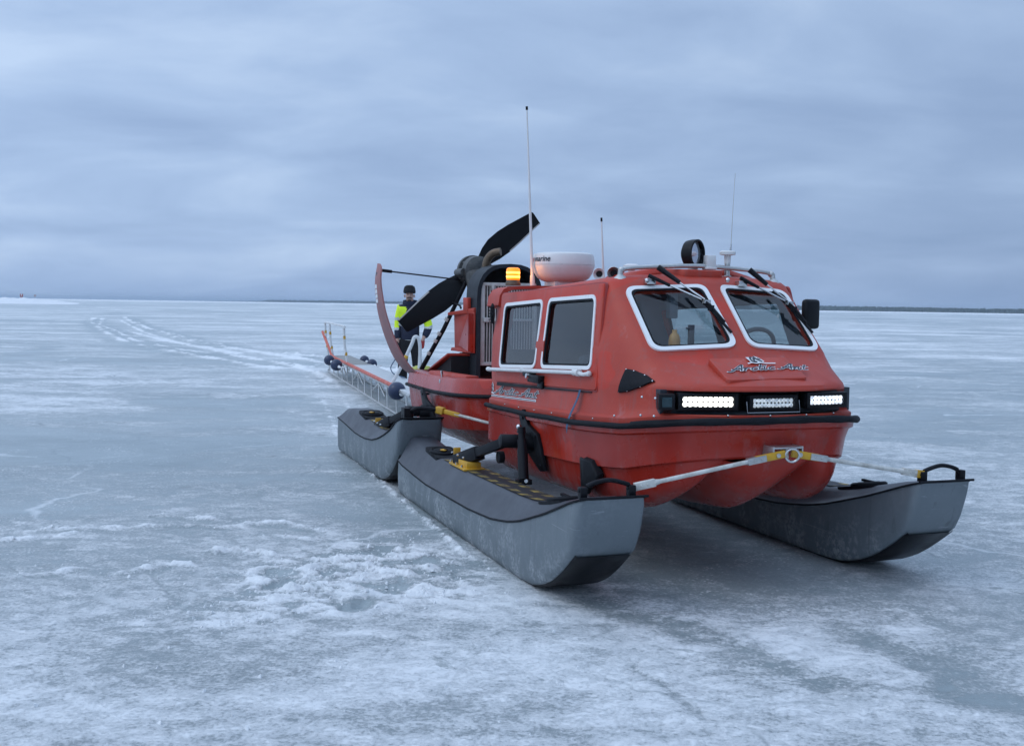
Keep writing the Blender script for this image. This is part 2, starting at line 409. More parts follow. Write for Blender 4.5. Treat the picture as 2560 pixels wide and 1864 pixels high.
RIDGES = [  # (photo line, half width m, height m) snow thrown up by the floats
 ([(236,795),(229,806),(262,829),(306,851),(375,869),(441,881),(507,891),(617,911),(692,921)], .30, .05),
 ([(256,797),(249,813),(287,826),(335,850),(388,861),(437,872),(520,884)], .22, .04),
 ([(313,793),(340,811),(388,826),(441,843),(485,854),(573,869),(639,878),(750,896),(830,912)], .26, .05),
 ([(345,806),(372,822),(430,834),(480,848),(560,862)], .18, .035),
 ([(617,896),(684,907),(750,918),(803,936),(838,955)], .17, .06),
 ([(330,830),(420,852),(520,868),(600,884)], .16, .03),
 ([(300,800),(360,830),(450,858),(560,880),(640,895)], .10, .02),
 ([(560,884),(640,898),(700,905),(780,917)], .10, .03),
 ([(720,884),(780,890),(830,896),(880,902)], .18, .06),
 ([(930,918),(990,926),(1040,934),(1100,946)], .2, .09),
 ([(767,941),(794,959),(806,985),(811,1003),(820,1025),(829,1047),(844,1091)], .035, .012),
 ([(840,954),(853,978),(862,1000),(875,1030)], .03, .01),
 ([(843,1097),(870,1125),(905,1160),(960,1205),(990,1240)], .035, .025),
 ([(993,1240),(1060,1300),(1130,1352),(1200,1412)], .03, .02),
 ([(0,1333),(60,1330),(140,1318),(240,1321),(330,1319),(420,1312),(520,1314),(610,1318)], .045, .022),
 ([(0,1352),(90,1345),(180,1335)], .04, .02),
 ([(365,1292),(430,1285),(520,1296)], .04, .02),
 ([(620,1310),(700,1307),(770,1318),(815,1328)], .04, .02),
 ([(530,1380),(590,1373),(650,1382),(680,1390)], .045, .03),
 ([(0,1443),(90,1438),(180,1424)], .05, .015),
 ([(300,1432),(350,1420),(420,1410),(470,1416)], .035, .02),
 ([(630,1343),(700,1338),(780,1348)], .03, .014),
]
BARE = [   # wet, snow free runs (photo line, half width m)
 ([(243,798),(238,810),(276,828),(322,851),(382,866),(440,878),(500,888)], .55),
 ([(326,794),(352,812),(395,826),(446,842),(495,854),(575,868)], .45),
 ([(0,899),(40,893),(75,880),(130,866)], .35),
 ([(380,1292),(450,1296),(520,1302)], .03),
 ([(420,1318),(500,1318),(560,1323)], .03),
 ([(640,1315),(720,1318),(800,1332)], .03),
 ([(305,1434),(360,1428),(430,1416)], .035),
 ([(370,1430),(395,1455),(425,1485)], .012),
 ([(425,1490),(460,1520)], .02),
 ([(40,1446),(120,1440),(200,1424)], .035),
 ([(1480,1500),(1640,1560),(1800,1610),(2060,1720)], .10),
 ([(2140,1590),(2250,1630),(2380,1680)], .13),
 ([(1580,1670),(1660,1710),(1740,1775)], .03),
 ([(2380,1730),(2450,1745),(2560,1760)], .10),
 ([(1420,1810),(1470,1850)], .06),
 ([(283,782),(300,784)], .8), ([(20,800),(50,801)], 1.6),
 ([(0,1075),(160,1110),(330,1120),(520,1110)], .5), ([(420,1000),(560,1010),(700,1000)], .5),
]
SLUSH = [((940,1440),.55,.045),((760,1435),.38,.04),((1060,1395),.40,.035),((850,1490),.5,.035),((1090,1470),.32,.03),((960,1350),.28,.025),((600,1520),.30,.03),((520,1545),.25,.025),((20,1307),.18,.05),((1010,1420),.3,.04),((700,1470),.3,.03),((900,1400),.3,.03)]
HOLES = [((700,1440),.13),((745,1455),.15),((790,1440),.1),((965,1475),.13),((1000,1465),.12),((860,1515),.12),((880,1525),.1),((1060,1415),.1),((965,1380),.09),((1090,1392),.08),((1110,1463),.10),((1030,1430),.09),((690,1465),.1),((830,1430),.09),((935,1510),.13),((800,1478),.08),((1070,1440),.08)]
def terrain():
    deps = np.concatenate([[5000, 3600, 2600, 2000, 1700, 1450, 1330], np.arange(1250, 20, -2.0), np.arange(20, 4, -.7), np.arange(4, .9, -.25), [.6, .36]])
    rr = CH * FPX / deps
    fine = np.radians(np.arange(-33, 33.01, .075))
    co = np.radians(np.concatenate([np.arange(34, 60, 2), np.arange(60, 300, 8), np.arange(300, 327, 2)]))
    th = np.concatenate([fine, co]); nt_, nr = len(th), len(rr)
    RR, TH = np.meshgrid(rr, th, indexing='ij')
    X = RR * np.sin(TH); Y = RR * np.cos(TH)
    x, y = X.ravel(), Y.ravel(); r = RR.ravel()
    near = r < 260
    fade = np.clip(1.4 - r / 60, 0, 1)
    Z = (fbm(x * .55, y * .55, 3, 3) - .5) * .022 * fade + (fbm(x * 5, y * 5, 3, 5) - .5) * .008 * np.clip(1.3 - r / 22, 0, 1)
    A = np.zeros_like(x)
    jx = (fbm(x * 2.3, y * 2.3, 4, 11) - .5); jy = (fbm(x * 2.3 + 40, y * 2.3 + 9, 4, 12) - .5)
    clump = fbm(x * 9, y * 9, 4, 21); clump2 = fbm(x * 6.5 + jx * 2, y * 9.5 + jy * 2, 6, 22, .68)
    for P, w, h in RIDGES:
        P = seglines(P); m = near & (x > P[:, 0].min() - 2) & (x < P[:, 0].max() + 2) & (y > P[:, 1].min() - 2) & (y < P[:, 1].max() + 2)
        far_ = w >= .09; jt = 1.1 if far_ else 2.2; w = w * (.62 if far_ else 1)
        D = dist_poly(x[m] + jx[m] * w * jt, y[m] + jy[m] * w * jt, P)
        brk = np.clip((fbm(x[m] * 1.1, y[m] * 1.1, 2, 31) - .28) * 4, .55 if far_ else 0, 1)
        k = np.exp(-(D / w) ** 2) * brk
        cc = np.clip(4.5 * (clump2[m] - .40), 0, 1.3) if not far_ else np.clip(3.2 * (clump2[m] - .18), .35, 1.2); Z[m] += k * h * cc; A[m] += k * cc * (1.8 if far_ else .85)
    for P, w in BARE:
        P = seglines(P); m = near & (x > P[:, 0].min() - 3) & (x < P[:, 0].max() + 3) & (y > P[:, 1].min() - 3) & (y < P[:, 1].max() + 3)
        D = dist_poly(x[m] + jx[m] * w * 1.6, y[m] + jy[m] * w * 1.6, P); k = np.exp(-(D / w) ** 2)
        A[m] -= k * (2.0 if w >= .45 else .95 if w > .06 else .5) * np.clip(.15 + 1.7 * (clump2[m] - .20), 0, 1.2); Z[m] -= k * .006
    for (p, w, h) in SLUSH:
        c = ground_point(*p); D = np.hypot(x + jx * .5 - c[0], y + jy * .5 - c[1]); k = np.exp(-(D / w) ** 2)
        Z += k * h * .24 * np.clip((clump2 - .42) * 3.4, 0, 1.2); A += k * ((clump2 - .48) * 2.3 - .02)
    for (p, w) in HOLES:
        c = ground_point(*p); D = np.hypot((x + jx * .22 - c[0]) , (y + jy * .22 - c[1]) * 1.2); k = np.exp(-(D / w) ** 4)
        Z -= k * .014; A -= k * .95
        rim = np.exp(-((D - w * 1.25) / (w * .35)) ** 2); Z += rim * .010 * clump * 1.6; A += rim * .35
    # darker ice with less snow round the craft and to its right, fuller snow cover near the viewer and far off
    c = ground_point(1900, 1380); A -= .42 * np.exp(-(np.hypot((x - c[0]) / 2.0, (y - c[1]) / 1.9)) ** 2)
    A += .50 * np.clip((8.2 - r) / 3.0, 0, 1) - .09
    A -= .16 * np.exp(-((r - 10.5) / 3.6) ** 2) * np.clip(.4 - x * .5, 0, 1)
    A += 1.4 * np.clip((r - 900) / 400, 0, 1)
    far = np.clip((r - 25) / 60, 0, 1)
    A += far * (fbm(x * .018 + 3, y * .04, 3, 51) - .5) * .9
    A += .25 * np.clip((fbm(x * .12, y * .30, 3, 61) - .52) * 3, -1, 1) * np.clip((r - 8) / 10, 0, 1)
    global GZ; GZ = (rr, th[:len(fine)], Z.reshape(nr, nt_)[:, :len(fine)])
    verts = np.stack([x, y, Z], 1)
    nv = len(verts); verts = np.vstack([verts, [[0, 0, 0]]])
    i = np.arange(nr - 1)[:, None]; j = np.arange(nt_)[None, :]; k = (j + 1) % nt_
    q = np.stack([i * nt_ + j, (i + 1) * nt_ + j, (i + 1) * nt_ + k, i * nt_ + k], -1).reshape(-1, 4)
    tri = np.stack([np.full(nt_, nv), np.arange(nt_), (np.arange(nt_) + 1) % nt_], 1)
    me = bpy.data.meshes.new('lake_ice')
    me.vertices.add(len(verts)); me.vertices.foreach_set('co', verts.astype(np.float32).ravel())
    loops = np.concatenate([q.ravel(), tri.ravel()]); me.loops.add(len(loops)); me.loops.foreach_set('vertex_index', loops.astype(np.int32))
    st = np.concatenate([np.arange(len(q)) * 4, len(q) * 4 + np.arange(len(tri)) * 3]); me.polygons.add(len(st)); me.polygons.foreach_set('loop_start', st.astype(np.int32))
    me.update(calc_edges=True); me.validate()
    at = me.attributes.new('snowbias', 'FLOAT', 'POINT'); at.data.foreach_set('value', np.append(A, 0).astype(np.float32))
    me.polygons.foreach_set('use_smooth', [True] * len(me.polygons))
    o = bpy.data.objects.new('lake_ice', me); COL.objects.link(o)
    M_ = Mat('snow dusted lake ice')
    if True:
        pos = M_.n('ShaderNodeNewGeometry').outputs['Position']
        def nz(scale, det, rough=.55, sc=(1, 1, 1), dist=0, loc=(0, 0, 0)):
            mp = M_.n('ShaderNodeMapping'); mp.inputs['Scale'].default_value = sc; mp.inputs['Location'].default_value = loc; mp.inputs['Rotation'].default_value = (0, 0, R(8)); M_.l(pos, mp.inputs[0])
            return M_.noise(scale, det, rough, mp.outputs[0], dist)
        big = nz(.16, 6, .6, (.55, 1, 1), .3); mid = nz(.95, 12, .72, (.62, 1, 1), .6); fin = nz(9, 9, .78, (.75, 1, 1), .5); grain = nz(48, 6, .78)
        at = M_.n('ShaderNodeAttribute'); at.attribute_name = 'snowbias'
        s = M_.math('ADD', M_.math('MULTIPLY', M_.math('SUBTRACT', big, .5), .85), M_.math('MULTIPLY', M_.math('SUBTRACT', mid, .5), 1.05))
        s = M_.math('ADD', s, M_.math('MULTIPLY', at.outputs['Fac'], .36))
        hi = M_.math('ADD', M_.math('MULTIPLY', M_.math('SUBTRACT', fin, .5), .85), M_.math('MULTIPLY', M_.math('SUBTRACT', grain, .5), .95))
        s = M_.math('ADD', M_.math('ADD', s, hi), .5)
        cover = M_.ramp(s, [(.34, 0), (.46, .30), (.56, .72), (.72, 1)])
        ice = M_.mix(M_.ramp(M_.math('ADD', M_.math('MULTIPLY', nz(.5, 8, .7, (.6, 1, 1)), .7), M_.math('MULTIPLY', grain, .3)), [(.36, 0), (.62, 1)]), (.22, .27, .285), (.40, .455, .47))
        snow = M_.mix(M_.ramp(fin, [(.3, 0), (.7, 1)]), (.68, .71, .73), (.87, .88, .88))
        c = M_.mix(cover, ice, snow)
        # crisp little crumbs of frost
        vo = M_.n('ShaderNodeTexVoronoi'); vo.inputs['Scale'].default_value = 30; vo.inputs['Randomness'].default_value = 1; M_.l(pos, vo.inputs['Vector'])
        crumb = M_.math('MULTIPLY', M_.ramp(vo.outputs['Distance'], [(.16, 1), (.30, 0)]), M_.ramp(nz(2.2, 6, .7, (1, 1, 1), .4, (4, 7, 0)), [(.47, 0), (.60, .9)]))
        c = M_.mix(crumb, c, (.88, .89, .89))
        # old healed cracks, thin and pale, wandering through the ice
        wob = M_.n('ShaderNodeVectorMath', operation='ADD'); nv_ = M_.n('ShaderNodeTexNoise'); nv_.inputs['Scale'].default_value = 1.1; nv_.inputs['Detail'].default_value = 5; M_.l(pos, nv_.inputs['Vector'])
        sc3 = M_.n('ShaderNodeVectorMath', operation='SCALE'); sc3.inputs['Scale'].default_value = .9; M_.l(nv_.outputs['Color'], sc3.inputs[0]); M_.l(pos, wob.inputs[0]); M_.l(sc3.outputs[0], wob.inputs[1])
        for scl, wd_, colr, am in ((.23, .0032, (.80, .83, .84), .75), (.61, .0050, (.20, .25, .27), .55)):
            ve = M_.n('ShaderNodeTexVoronoi', feature='DISTANCE_TO_EDGE'); ve.inputs['Scale'].default_value = scl; M_.l(wob.outputs[0], ve.inputs['Vector'])
            cr = M_.math('MULTIPLY', M_.ramp(ve.outputs['Distance'], [(0, 1), (wd_, .8), (wd_ * 2.2, 0)]), M_.ramp(nz(.45, 3, .6, (1, 1, 1), 0, (scl * 30, 5, 0)), [(.50, 0), (.58, am)]))
            c = M_.mix(cr, c, colr)
        # small dark specks of grit and clear ice pits
        pit = M_.ramp(nz(3.4, 7, .72, (.7, 1, 1), .6, (9, 3, 0)), [(.61, 0), (.68, 1)])
        c = M_.mix(M_.math('MULTIPLY', pit, .7), c, (.25, .29, .30))
        M_.set(c, M_.ramp(cover, [(0, .30), (.5, .55), (1, .85)]), 0, .45)
        hgt = M_.math('ADD', M_.math('MULTIPLY', fin, .8), M_.math('ADD', M_.math('MULTIPLY', grain, .22), M_.math('ADD', M_.math('MULTIPLY', cover, .35), M_.math('MULTIPLY', crumb, .30))))
        M_.bump(hgt, .75, .022)
    me.materials.append(M_.m)
    return tag(o, kind='structure')
terrain()
def crumbs():
    """loose broken ice and snow crumbs round the slush, the ridges and the float edges"""
    rng = np.random.RandomState(3); pts = []
    def add(p, sp, n, s0, s1):
        c = ground_point(*p)
        for _ in range(n): pts.append((c[0] + rng.normal() * sp, c[1] + rng.normal() * sp, s0 + (s1 - s0) * rng.rand() ** 3))
    for (p, w, h) in SLUSH: add(p, w * .75, int(70 * w / .3), .003, .013)
    for P, w, h in RIDGES[9:]:
        P2 = seglines(P)
        for (ax, ay), (bx, by) in zip(P2[:-1], P2[1:]):
            for _ in range(int(20 * math.hypot(bx - ax, by - ay)) + 2):
                t = rng.rand(); pts.append((ax + (bx - ax) * t + rng.normal() * w * .8, ay + (by - ay) * t + rng.normal() * w * .8, .003 + .010 * rng.rand() ** 3))
    for _ in range(260): pts.append((*ground_point(rng.uniform(-100, 1500), rng.uniform(1320, 1900)), .003 + .012 * rng.rand() ** 4))
    bb = MB(); T = [(1, 1, 1), (1, -1, -1), (-1, 1, -1), (-1, -1, 1), (0, 0, -1.2), (1.1, .1, .2), (-.9, .3, .1)]
    for x, y, s_ in pts:
        gi = min(np.searchsorted(GZ[0], math.hypot(x, y)), len(GZ[0]) - 1); gj = min(max(np.searchsorted(GZ[1], math.atan2(x, y)), 0), len(GZ[1]) - 1); gz = float(GZ[2][gi, gj]) - s_ * .25
        a = rng.rand() * 6.28; ca, sa_ = math.cos(a), math.sin(a); V = []
        for k in range(6):
            an = k * 1.047; r_ = s_ * (.6 + .7 * rng.rand()); V.append((x + r_ * math.cos(an) * ca - r_ * .7 * math.sin(an) * sa_, y + r_ * math.cos(an) * sa_ + r_ * .7 * math.sin(an) * ca, gz))
        tp = [(x + (vx - x) * .55 + rng.normal() * s_ * .15, y + (vy - y) * .55 + rng.normal() * s_ * .15, gz + s_ * (.6 + .7 * rng.rand())) for vx, vy, _ in V[::2]]
        bb.add(V + tp, [(0, 1, 6), (1, 2, 7, 6), (2, 3, 7), (3, 4, 8, 7), (4, 5, 8), (5, 0, 6, 8), (6, 7, 8)])
    tag(bb.build('snow_crumbs', worn('loose snow', (.82, .83, .83), (.66, .70, .72), .8, 30, .7), None, smooth=False), kind='stuff')
crumbs()

# ================================================================== FAR SHORE
def far_world(px, D):
    d = cF + cR * ((px - 1280) / FPX) - cU * ((764 - 932) / FPX); a = math.atan2(d.x, d.y); return Vector((math.sin(a) * D, math.cos(a) * D, 0))
def shore():
    tabD = [(-400, 9500), (380, 9000), (660, 6800), (1000, 5900), (1500, 4700), (2050, 3500), (2600, 3250), (3300, 3600)]
    tabH = [(-400, 0), (380, 2), (560, 5), (655, 7), (668, 15), (800, 17), (1000, 16), (1500, 16), (2050, 17), (2300, 16), (2600, 14.5), (3300, 15)]
    fm, lm = MB(), MB(); rows = []
    for px in range(380, 3300, 10):
        D = interp(px, tabD); a = far_world(px, D); b = far_world(px, D + 500)
        rows.append([a + Vector((0, 0, -.5)), a + Vector((0, 0, .25)), far_world(px, D + 60) + Vector((0, 0, 1.0)), b + Vector((0, 0, 1.6)), b + Vector((0, 0, -.5))])
    lm.loft(rows, True, True, True)
    tag(lm.build('far_shore', 'far_snow_shore' if 'far_snow_shore' in MT else worn('snowy shore', (.6, .62, .63), (.5, .53, .55), .9), None), kind='structure')
    px = 385.0
    while px < 3300:
        D = interp(px, tabD); Hh = interp(px, tabH)
        for row in range(3):
            p = far_world(px + random.uniform(-2, 2), D + 40 + row * 60 + random.uniform(0, 30)); h = Hh * random.uniform(.72, 1.0) * (1.08 if random.random() < .1 else 1); w = h * random.uniform(.32, .5)
            k = random.choice([5, 6]); an = random.random() * 6
            rings = [[p + Vector((math.cos(an + 6.283 * i / k) * w * f, math.sin(an + 6.283 * i / k) * w * f, h * g)) for i in range(k)] for f, g in ((.8, -.02), (1.0, .2), (.75, .55), (.35, .85), (.03, 1))]
            fm.loft(rings)
        px += random.uniform(1.4, 3.0)
    tag(fm.build('far_forest', worn('dark conifer foliage', (.028, .045, .035), (.05, .07, .05), .9, .02, .8, bump=0), None, smooth=False), kind='stuff')
shore()
def snow_bank():
    rows = []; n = 120
    for i in range(n + 1):
        px = -700 + 900 * i / n; row = []
        e = min(1, (200 - px) / 170); e = max(0, e) ** .7
        for j, (D, h) in enumerate(((300, 0), (312, .35), (330, .95), (352, 1.55), (380, 1.72), (420, 1.4), (470, 0))):
            w = far_world(px, D); nzv = float(vnoise(np.array([i * .55 + j * 3.3]), np.array([j * 1.7]), 5)[0]); row.append(w + Vector((0, 0, h * e * (.72 + .5 * nzv) - .05)))
        rows.append(row)
    mb = MB(); mb.loft(rows, False, False, False)
    tag(mb.build('snow_bank', worn('piled snow', (.80, .81, .82), (.62, .66, .69), .9, .5, .7, bump=.5, bscale=2), None, ang=80), kind='structure')
snow_bank()
def nav_sign(px, D, base, tall, label):
    p = far_world(px, D); t = empty('channel_marker', label, 'marker', p, 0, 'channel markers on the far ice')
    b = MB()
    if tall: b.box((0, 0, base * .5), (.5, .4, base)); b.cyl((0, 0, 0), (0, 0, base + .6), .1)
    else: b.cyl((0, 0, 0), (0, 0, base + .4), .05)
    b.build('post', 'darkred' if tall else 'alu', t)
    for s in (-1, 1): MB().box((s * .35, 0, base + .75), (.32, .06, 1.15)).build('panel', 'darkred' if (tall and True) else 'fin', t, bevel=.02)
    MB().box((0, 0, base + .75), (.38, .04, .7)).build('panel', 'decalw', t)
nav_sign(54, 430, 1.7, True, 'nearer channel marker with red and white upright boards on snow bank')
nav_sign(88, 640, 2.2, False, 'fainter smaller channel marker on thin pole behind the snow bank')

# ================================================================== THE CRAFT
YAW = R(19.6); CX, CY = 1.3975, 5.46
craft = empty('hydrocopter', 'red two-part propeller ice craft with cabin standing on grey floats', 'ice craft', (CX, CY, 0), YAW - math.pi / 2)
def vw(p):      # craft -> world
    c, s_ = math.cos(YAW - math.pi / 2), math.sin(YAW - math.pi / 2); return Vector((CX + p[0] * c - p[1] * s_, CY + p[0] * s_ + p[1] * c, p[2]))

RUBZ = [(-2.9, .79), (-2.66, .794), (-1.9, .812), (-1.0, .846), (-.45, .88), (-.15, .922), (.05, .947)]
def rubz(x): return interp(x, RUBZ)
def outline(xf, drop, yc, ys, xs, xr, sh=(.30, .80), ysr=None, pw=1.8):
    """half plan, port side, front centre -> rear centre"""
    P = []; ysr = ys - .02 if ysr is None else ysr
    for i in range(9):
        t = i / 9; P.append((xf - drop * t ** pw, yc * t))
    a = Vector((xf - drop, yc)); b = Vector((xs, ys))
    c = Vector((a.x + sh[0] * (b.x - a.x), a.y + sh[1] * (b.y - a.y)))
    for i in range(9):
        t = i / 8; q = a * (1 - t) ** 2 + c * 2 * t * (1 - t) + b * t * t; P.append((q.x, q.y))
    for i in range(1, 15):
        t = i / 14; P.append((xs + (xr + .05 - xs) * t, ys + (ysr - ys) * t * t + .012 * math.sin(math.pi * t)))
    for i in range(1, 4):
        t = i / 3; P.append((xr + .05 - .05 * math.sin(t * math.pi / 2), ysr - .05 * (1 - math.cos(t * math.pi / 2))))
    for i in range(1, 6):
        t = i / 5; P.append((xr, (ysr - .05) * (1 - t)))
    return P
def ring_from(half, zf):
    full = half + [(x, -y) for x, y in half[-2:0:-1]]
    return [Vector((x, y, zf(x, y))) for x, y in full]
def side_y(z): return .702 - (z - 1.03) / .61 * .10

def build_cabin():
    lv = []
    rz = lambda d: (lambda x, y: rubz(x) + d)
    lv.append(ring_from(outline(-.012, .095, .44, .735, -.64, -2.68), rz(.0)))
    lv.append(ring_from(outline(-.010, .095, .44, .737, -.64, -2.68), rz(.035)))
    lv.append(ring_from(outline(-.030, .095, .435, .715, -.64, -2.69), rz(.050)))
    lv.append(ring_from(outline(-.050, .10, .43, .705, -.65, -2.71), lambda x, y: (rubz(x) + .075) * .7 + .3 * 1.0))
    lv.append(ring_from(outline(-.055, .10, .43, .70, -.66, -2.74), lambda x, y: 1.035 + .02 * max(0, (x + .5) * 1.2)))
    lv.append(ring_from(outline(-.045, .10, .43, .699, -.67, -2.75), lambda x, y: 1.075 + .02 * max(0, (x + .5) * 1.5)))
    lv.append(ring_from(outline(-.055, .10, .43, .698, -.68, -2.755), lambda x, y: 1.095 + .02 * max(0, (x + .5) * 1.5)))
    lv.append(ring_from(outline(-.085, .10, .43, .694, -.69, -2.76), lambda x, y: 1.115 + .014 * max(0, (x + .5) * 1.5)))
    lv.append(ring_from(outline(-.22, .095, .47, .689, -.72, -2.77), lambda x, y: 1.172))
    lv.append(ring_from(outline(-.357, .088, .535, .682, -.76, -2.785, pw=1.0), lambda x, y: 1.238))
    lv.append(ring_from(outline(-.374, .088, .540, .680, -.78, -2.79, pw=1.0), lambda x, y: 1.258))
    tilt = lambda z0: (lambda x, y: z0 - (.045 + max(0, z0 - 1.60) * .62) * max(0, (-x - .9)) / 1.9 * min(1, (z0 - 1.2) / .4))
    for z0, t in ((1.40, .4), (1.60, 1.0)):
        xf = .9937 - 1.084 * z0
        lv.append(ring_from(outline(xf, .090, .545 - .01 * t, side_y(z0), -.79 - .13 * t, -2.81 - .07 * t, pw=1.0), tilt(z0)))
    lv.append(ring_from(outline(-.775, .088, .525, .600, -.94, -2.89, pw=1.0), tilt(1.638)))
    lv.append(ring_from(outline(-.805, .085, .505, .580, -.96, -2.895, pw=1.0), tilt(1.662)))
    lv.append(ring_from(outline(-.85, .08, .46, .53, -1.04, -2.89), tilt(1.678)))
    lv.append(ring_from(outline(-.93, .07, .30, .36, -1.08, -2.86), tilt(1.700)))
    lv.append(ring_from(outline(-1.05, .05, .12, .16, -1.2, -2.8), tilt(1.712)))
    mb = MB(); mb.loft(lv, True, False, True)
    o = mb.build('cabin', ['cabin', 'interior'], craft, ang=40)
    sol = o.modifiers.new('s', 'SOLIDIFY'); sol.thickness = .035; sol.offset = -1; sol.material_offset = 1; sol.use_even_offset = False
    return bake(o, 40)
cabin = build_cabin()
from mathutils.bvhtree import BVHTree
CBV = BVHTree.FromPolygons([v.co.copy() for v in cabin.data.vertices], [tuple(p.vertices) for p in cabin.data.polygons])
def hitp(o, d):
    q = CBV.ray_cast(Vector(o), Vector(d).normalized()); return (q[0], q[1]) if q[0] is not None else (Vector(o), Vector((0, 0, 1)))
def hit_side(sg, x, z): return hitp((x, sg * 2, z), (0, -sg, 0))
def hit_top(x, y): return hitp((x, y, 3), (0, 0, -1))
def fixn(n, ref): return n if n.dot(Vector(ref)) > 0 else -n
# --- light recess in the bow + window openings
def prism_cut(pts, d):   # pts 3-D outline, extruded both ways along d
    d = Vector(d); mb = MB(); mb.prism([Vector(p) - d for p in pts], [Vector(p) + d for p in pts]); return mb.build('cutter', 'dark', None, smooth=False)
def wpt(y, z): return Vector((.9937 - .1626 * abs(y) - 1.084 * z, y, z))
wn = Vector((1, 0, 1.084)).normalized()
def wind_outline(sg, d):    # windscreen outline on one half, sg = -1 starboard
    p = [(.045, 1.634), (.53, 1.612), (.532, 1.266), (.033, 1.291)]
    # work in (y, z) ; inset in plane units
    q = inset([Vector((a, b * 1.475)) for a, b in p], d); q = rpoly(q, [.055, .075, .075, .075] if d < .01 else [.045, .055, .055, .06], 7)
    return [wpt(sg * a.x, a.y / 1.475) for a in q]
def sn(sg): return Vector((0, sg * 1, .164)).normalized()
def spt(sg, x, z, off=0): return Vector((x, sg * side_y(z), z)) + sn(sg) * off
W1 = [(-2.66, 1.515), (-2.01, 1.56), (-1.87, 1.105), (-2.50, 1.075)]
W2 = [(-1.86, 1.555), (-.985, 1.585), (-.885, 1.145), (-1.745, 1.10)]
# photo-measured corners of the starboard panes on the door plane
W1 = [(-2.545, 1.512), (-1.80, 1.542), (-1.745, 1.098), (-2.442, 1.062)]
W2 = [(-1.71, 1.547), (-.975, 1.569), (-.872, 1.142), (-1.655, 1.104)]
def side_outline(sg, P, d):
    q = inset([Vector(p) for p in P], d); q = rpoly(q, .06 if d < .01 else .042, 7)
    return [spt(sg, a.x, a.y) for a in q]
cutters = [prism_cut(wind_outline(sg, .028), wn * .30) for sg in (-1, 1)]
for sg in (-1, 1):
    for P in (W1, W2): cutters.append(prism_cut(side_outline(sg, P, .024), sn(sg) * .12))
rear_cut = [MB().box((-2.83, sg * .37, 1.36), (.3, .30, .36)).build('cutter', 'dark', None, smooth=False) for sg in (-1, 1)]
cut(cabin, cutters + rear_cut)
rec = MB(); rec.prism([Vector(p) for p in ((.3, -.625, .958), (-.26, -.625, .958), (-.26, -.625, 1.078), (.3, -.625, 1.083))], [Vector(p) for p in ((.3, .9, .962), (-.26, .9, .962), (-.26, .9, 1.078), (.3, .9, 1.083))])
rc = rec.build('cutter', 'dark', None, smooth=False)
cut(cabin, [rc])
# recess back wall and floor
MB().box((-.285, .0, 1.018), (.05, 1.16, .125)).build('light_recess', 'interdark', craft)
# windscreens
for sg in (-1, 1):
    g = MB(); a = wind_outline(sg, .026); off = wn * -.006
    g.prism([p + off for p in a], [p + off - wn * .005 for p in a])
    go = g.build('windscreen', 'glass', craft, smooth=False)
    f = MB(); f.ring([p - wn * .004 for p in wind_outline(sg, 0)], [p - wn * .004 for p in wind_outline(sg, .026)], wn * .013)
    f.build('window_frame', 'whiteframe', go, ang=30)
    gk = MB(); gk.ring(wind_outline(sg, .026), wind_outline(sg, .038), wn * .006); gk.build('gasket', 'black', go)
    for P in (W1, W2):
        a = side_outline(sg, P, .020); g = MB(); g.prism([p - sn(sg) * .001 for p in a], [p - sn(sg) * .006 for p in a])
        so_ = g.build('side_window', 'sideglass', craft, smooth=False)
        f = MB(); f.ring([p + sn(sg) * .012 for p in side_outline(sg, P, 0)], [p + sn(sg) * .012 for p in side_outline(sg, P, .022)], sn(sg) * .008); f.build('window_frame', 'whiteframe', so_, ang=30)
        gk = MB(); gk.ring([p + sn(sg) * .004 for p in side_outline(sg, P, .022)], [p + sn(sg) * .004 for p in side_outline(sg, P, .034)], sn(sg) * .012); gk.build('gasket', 'black', so_)
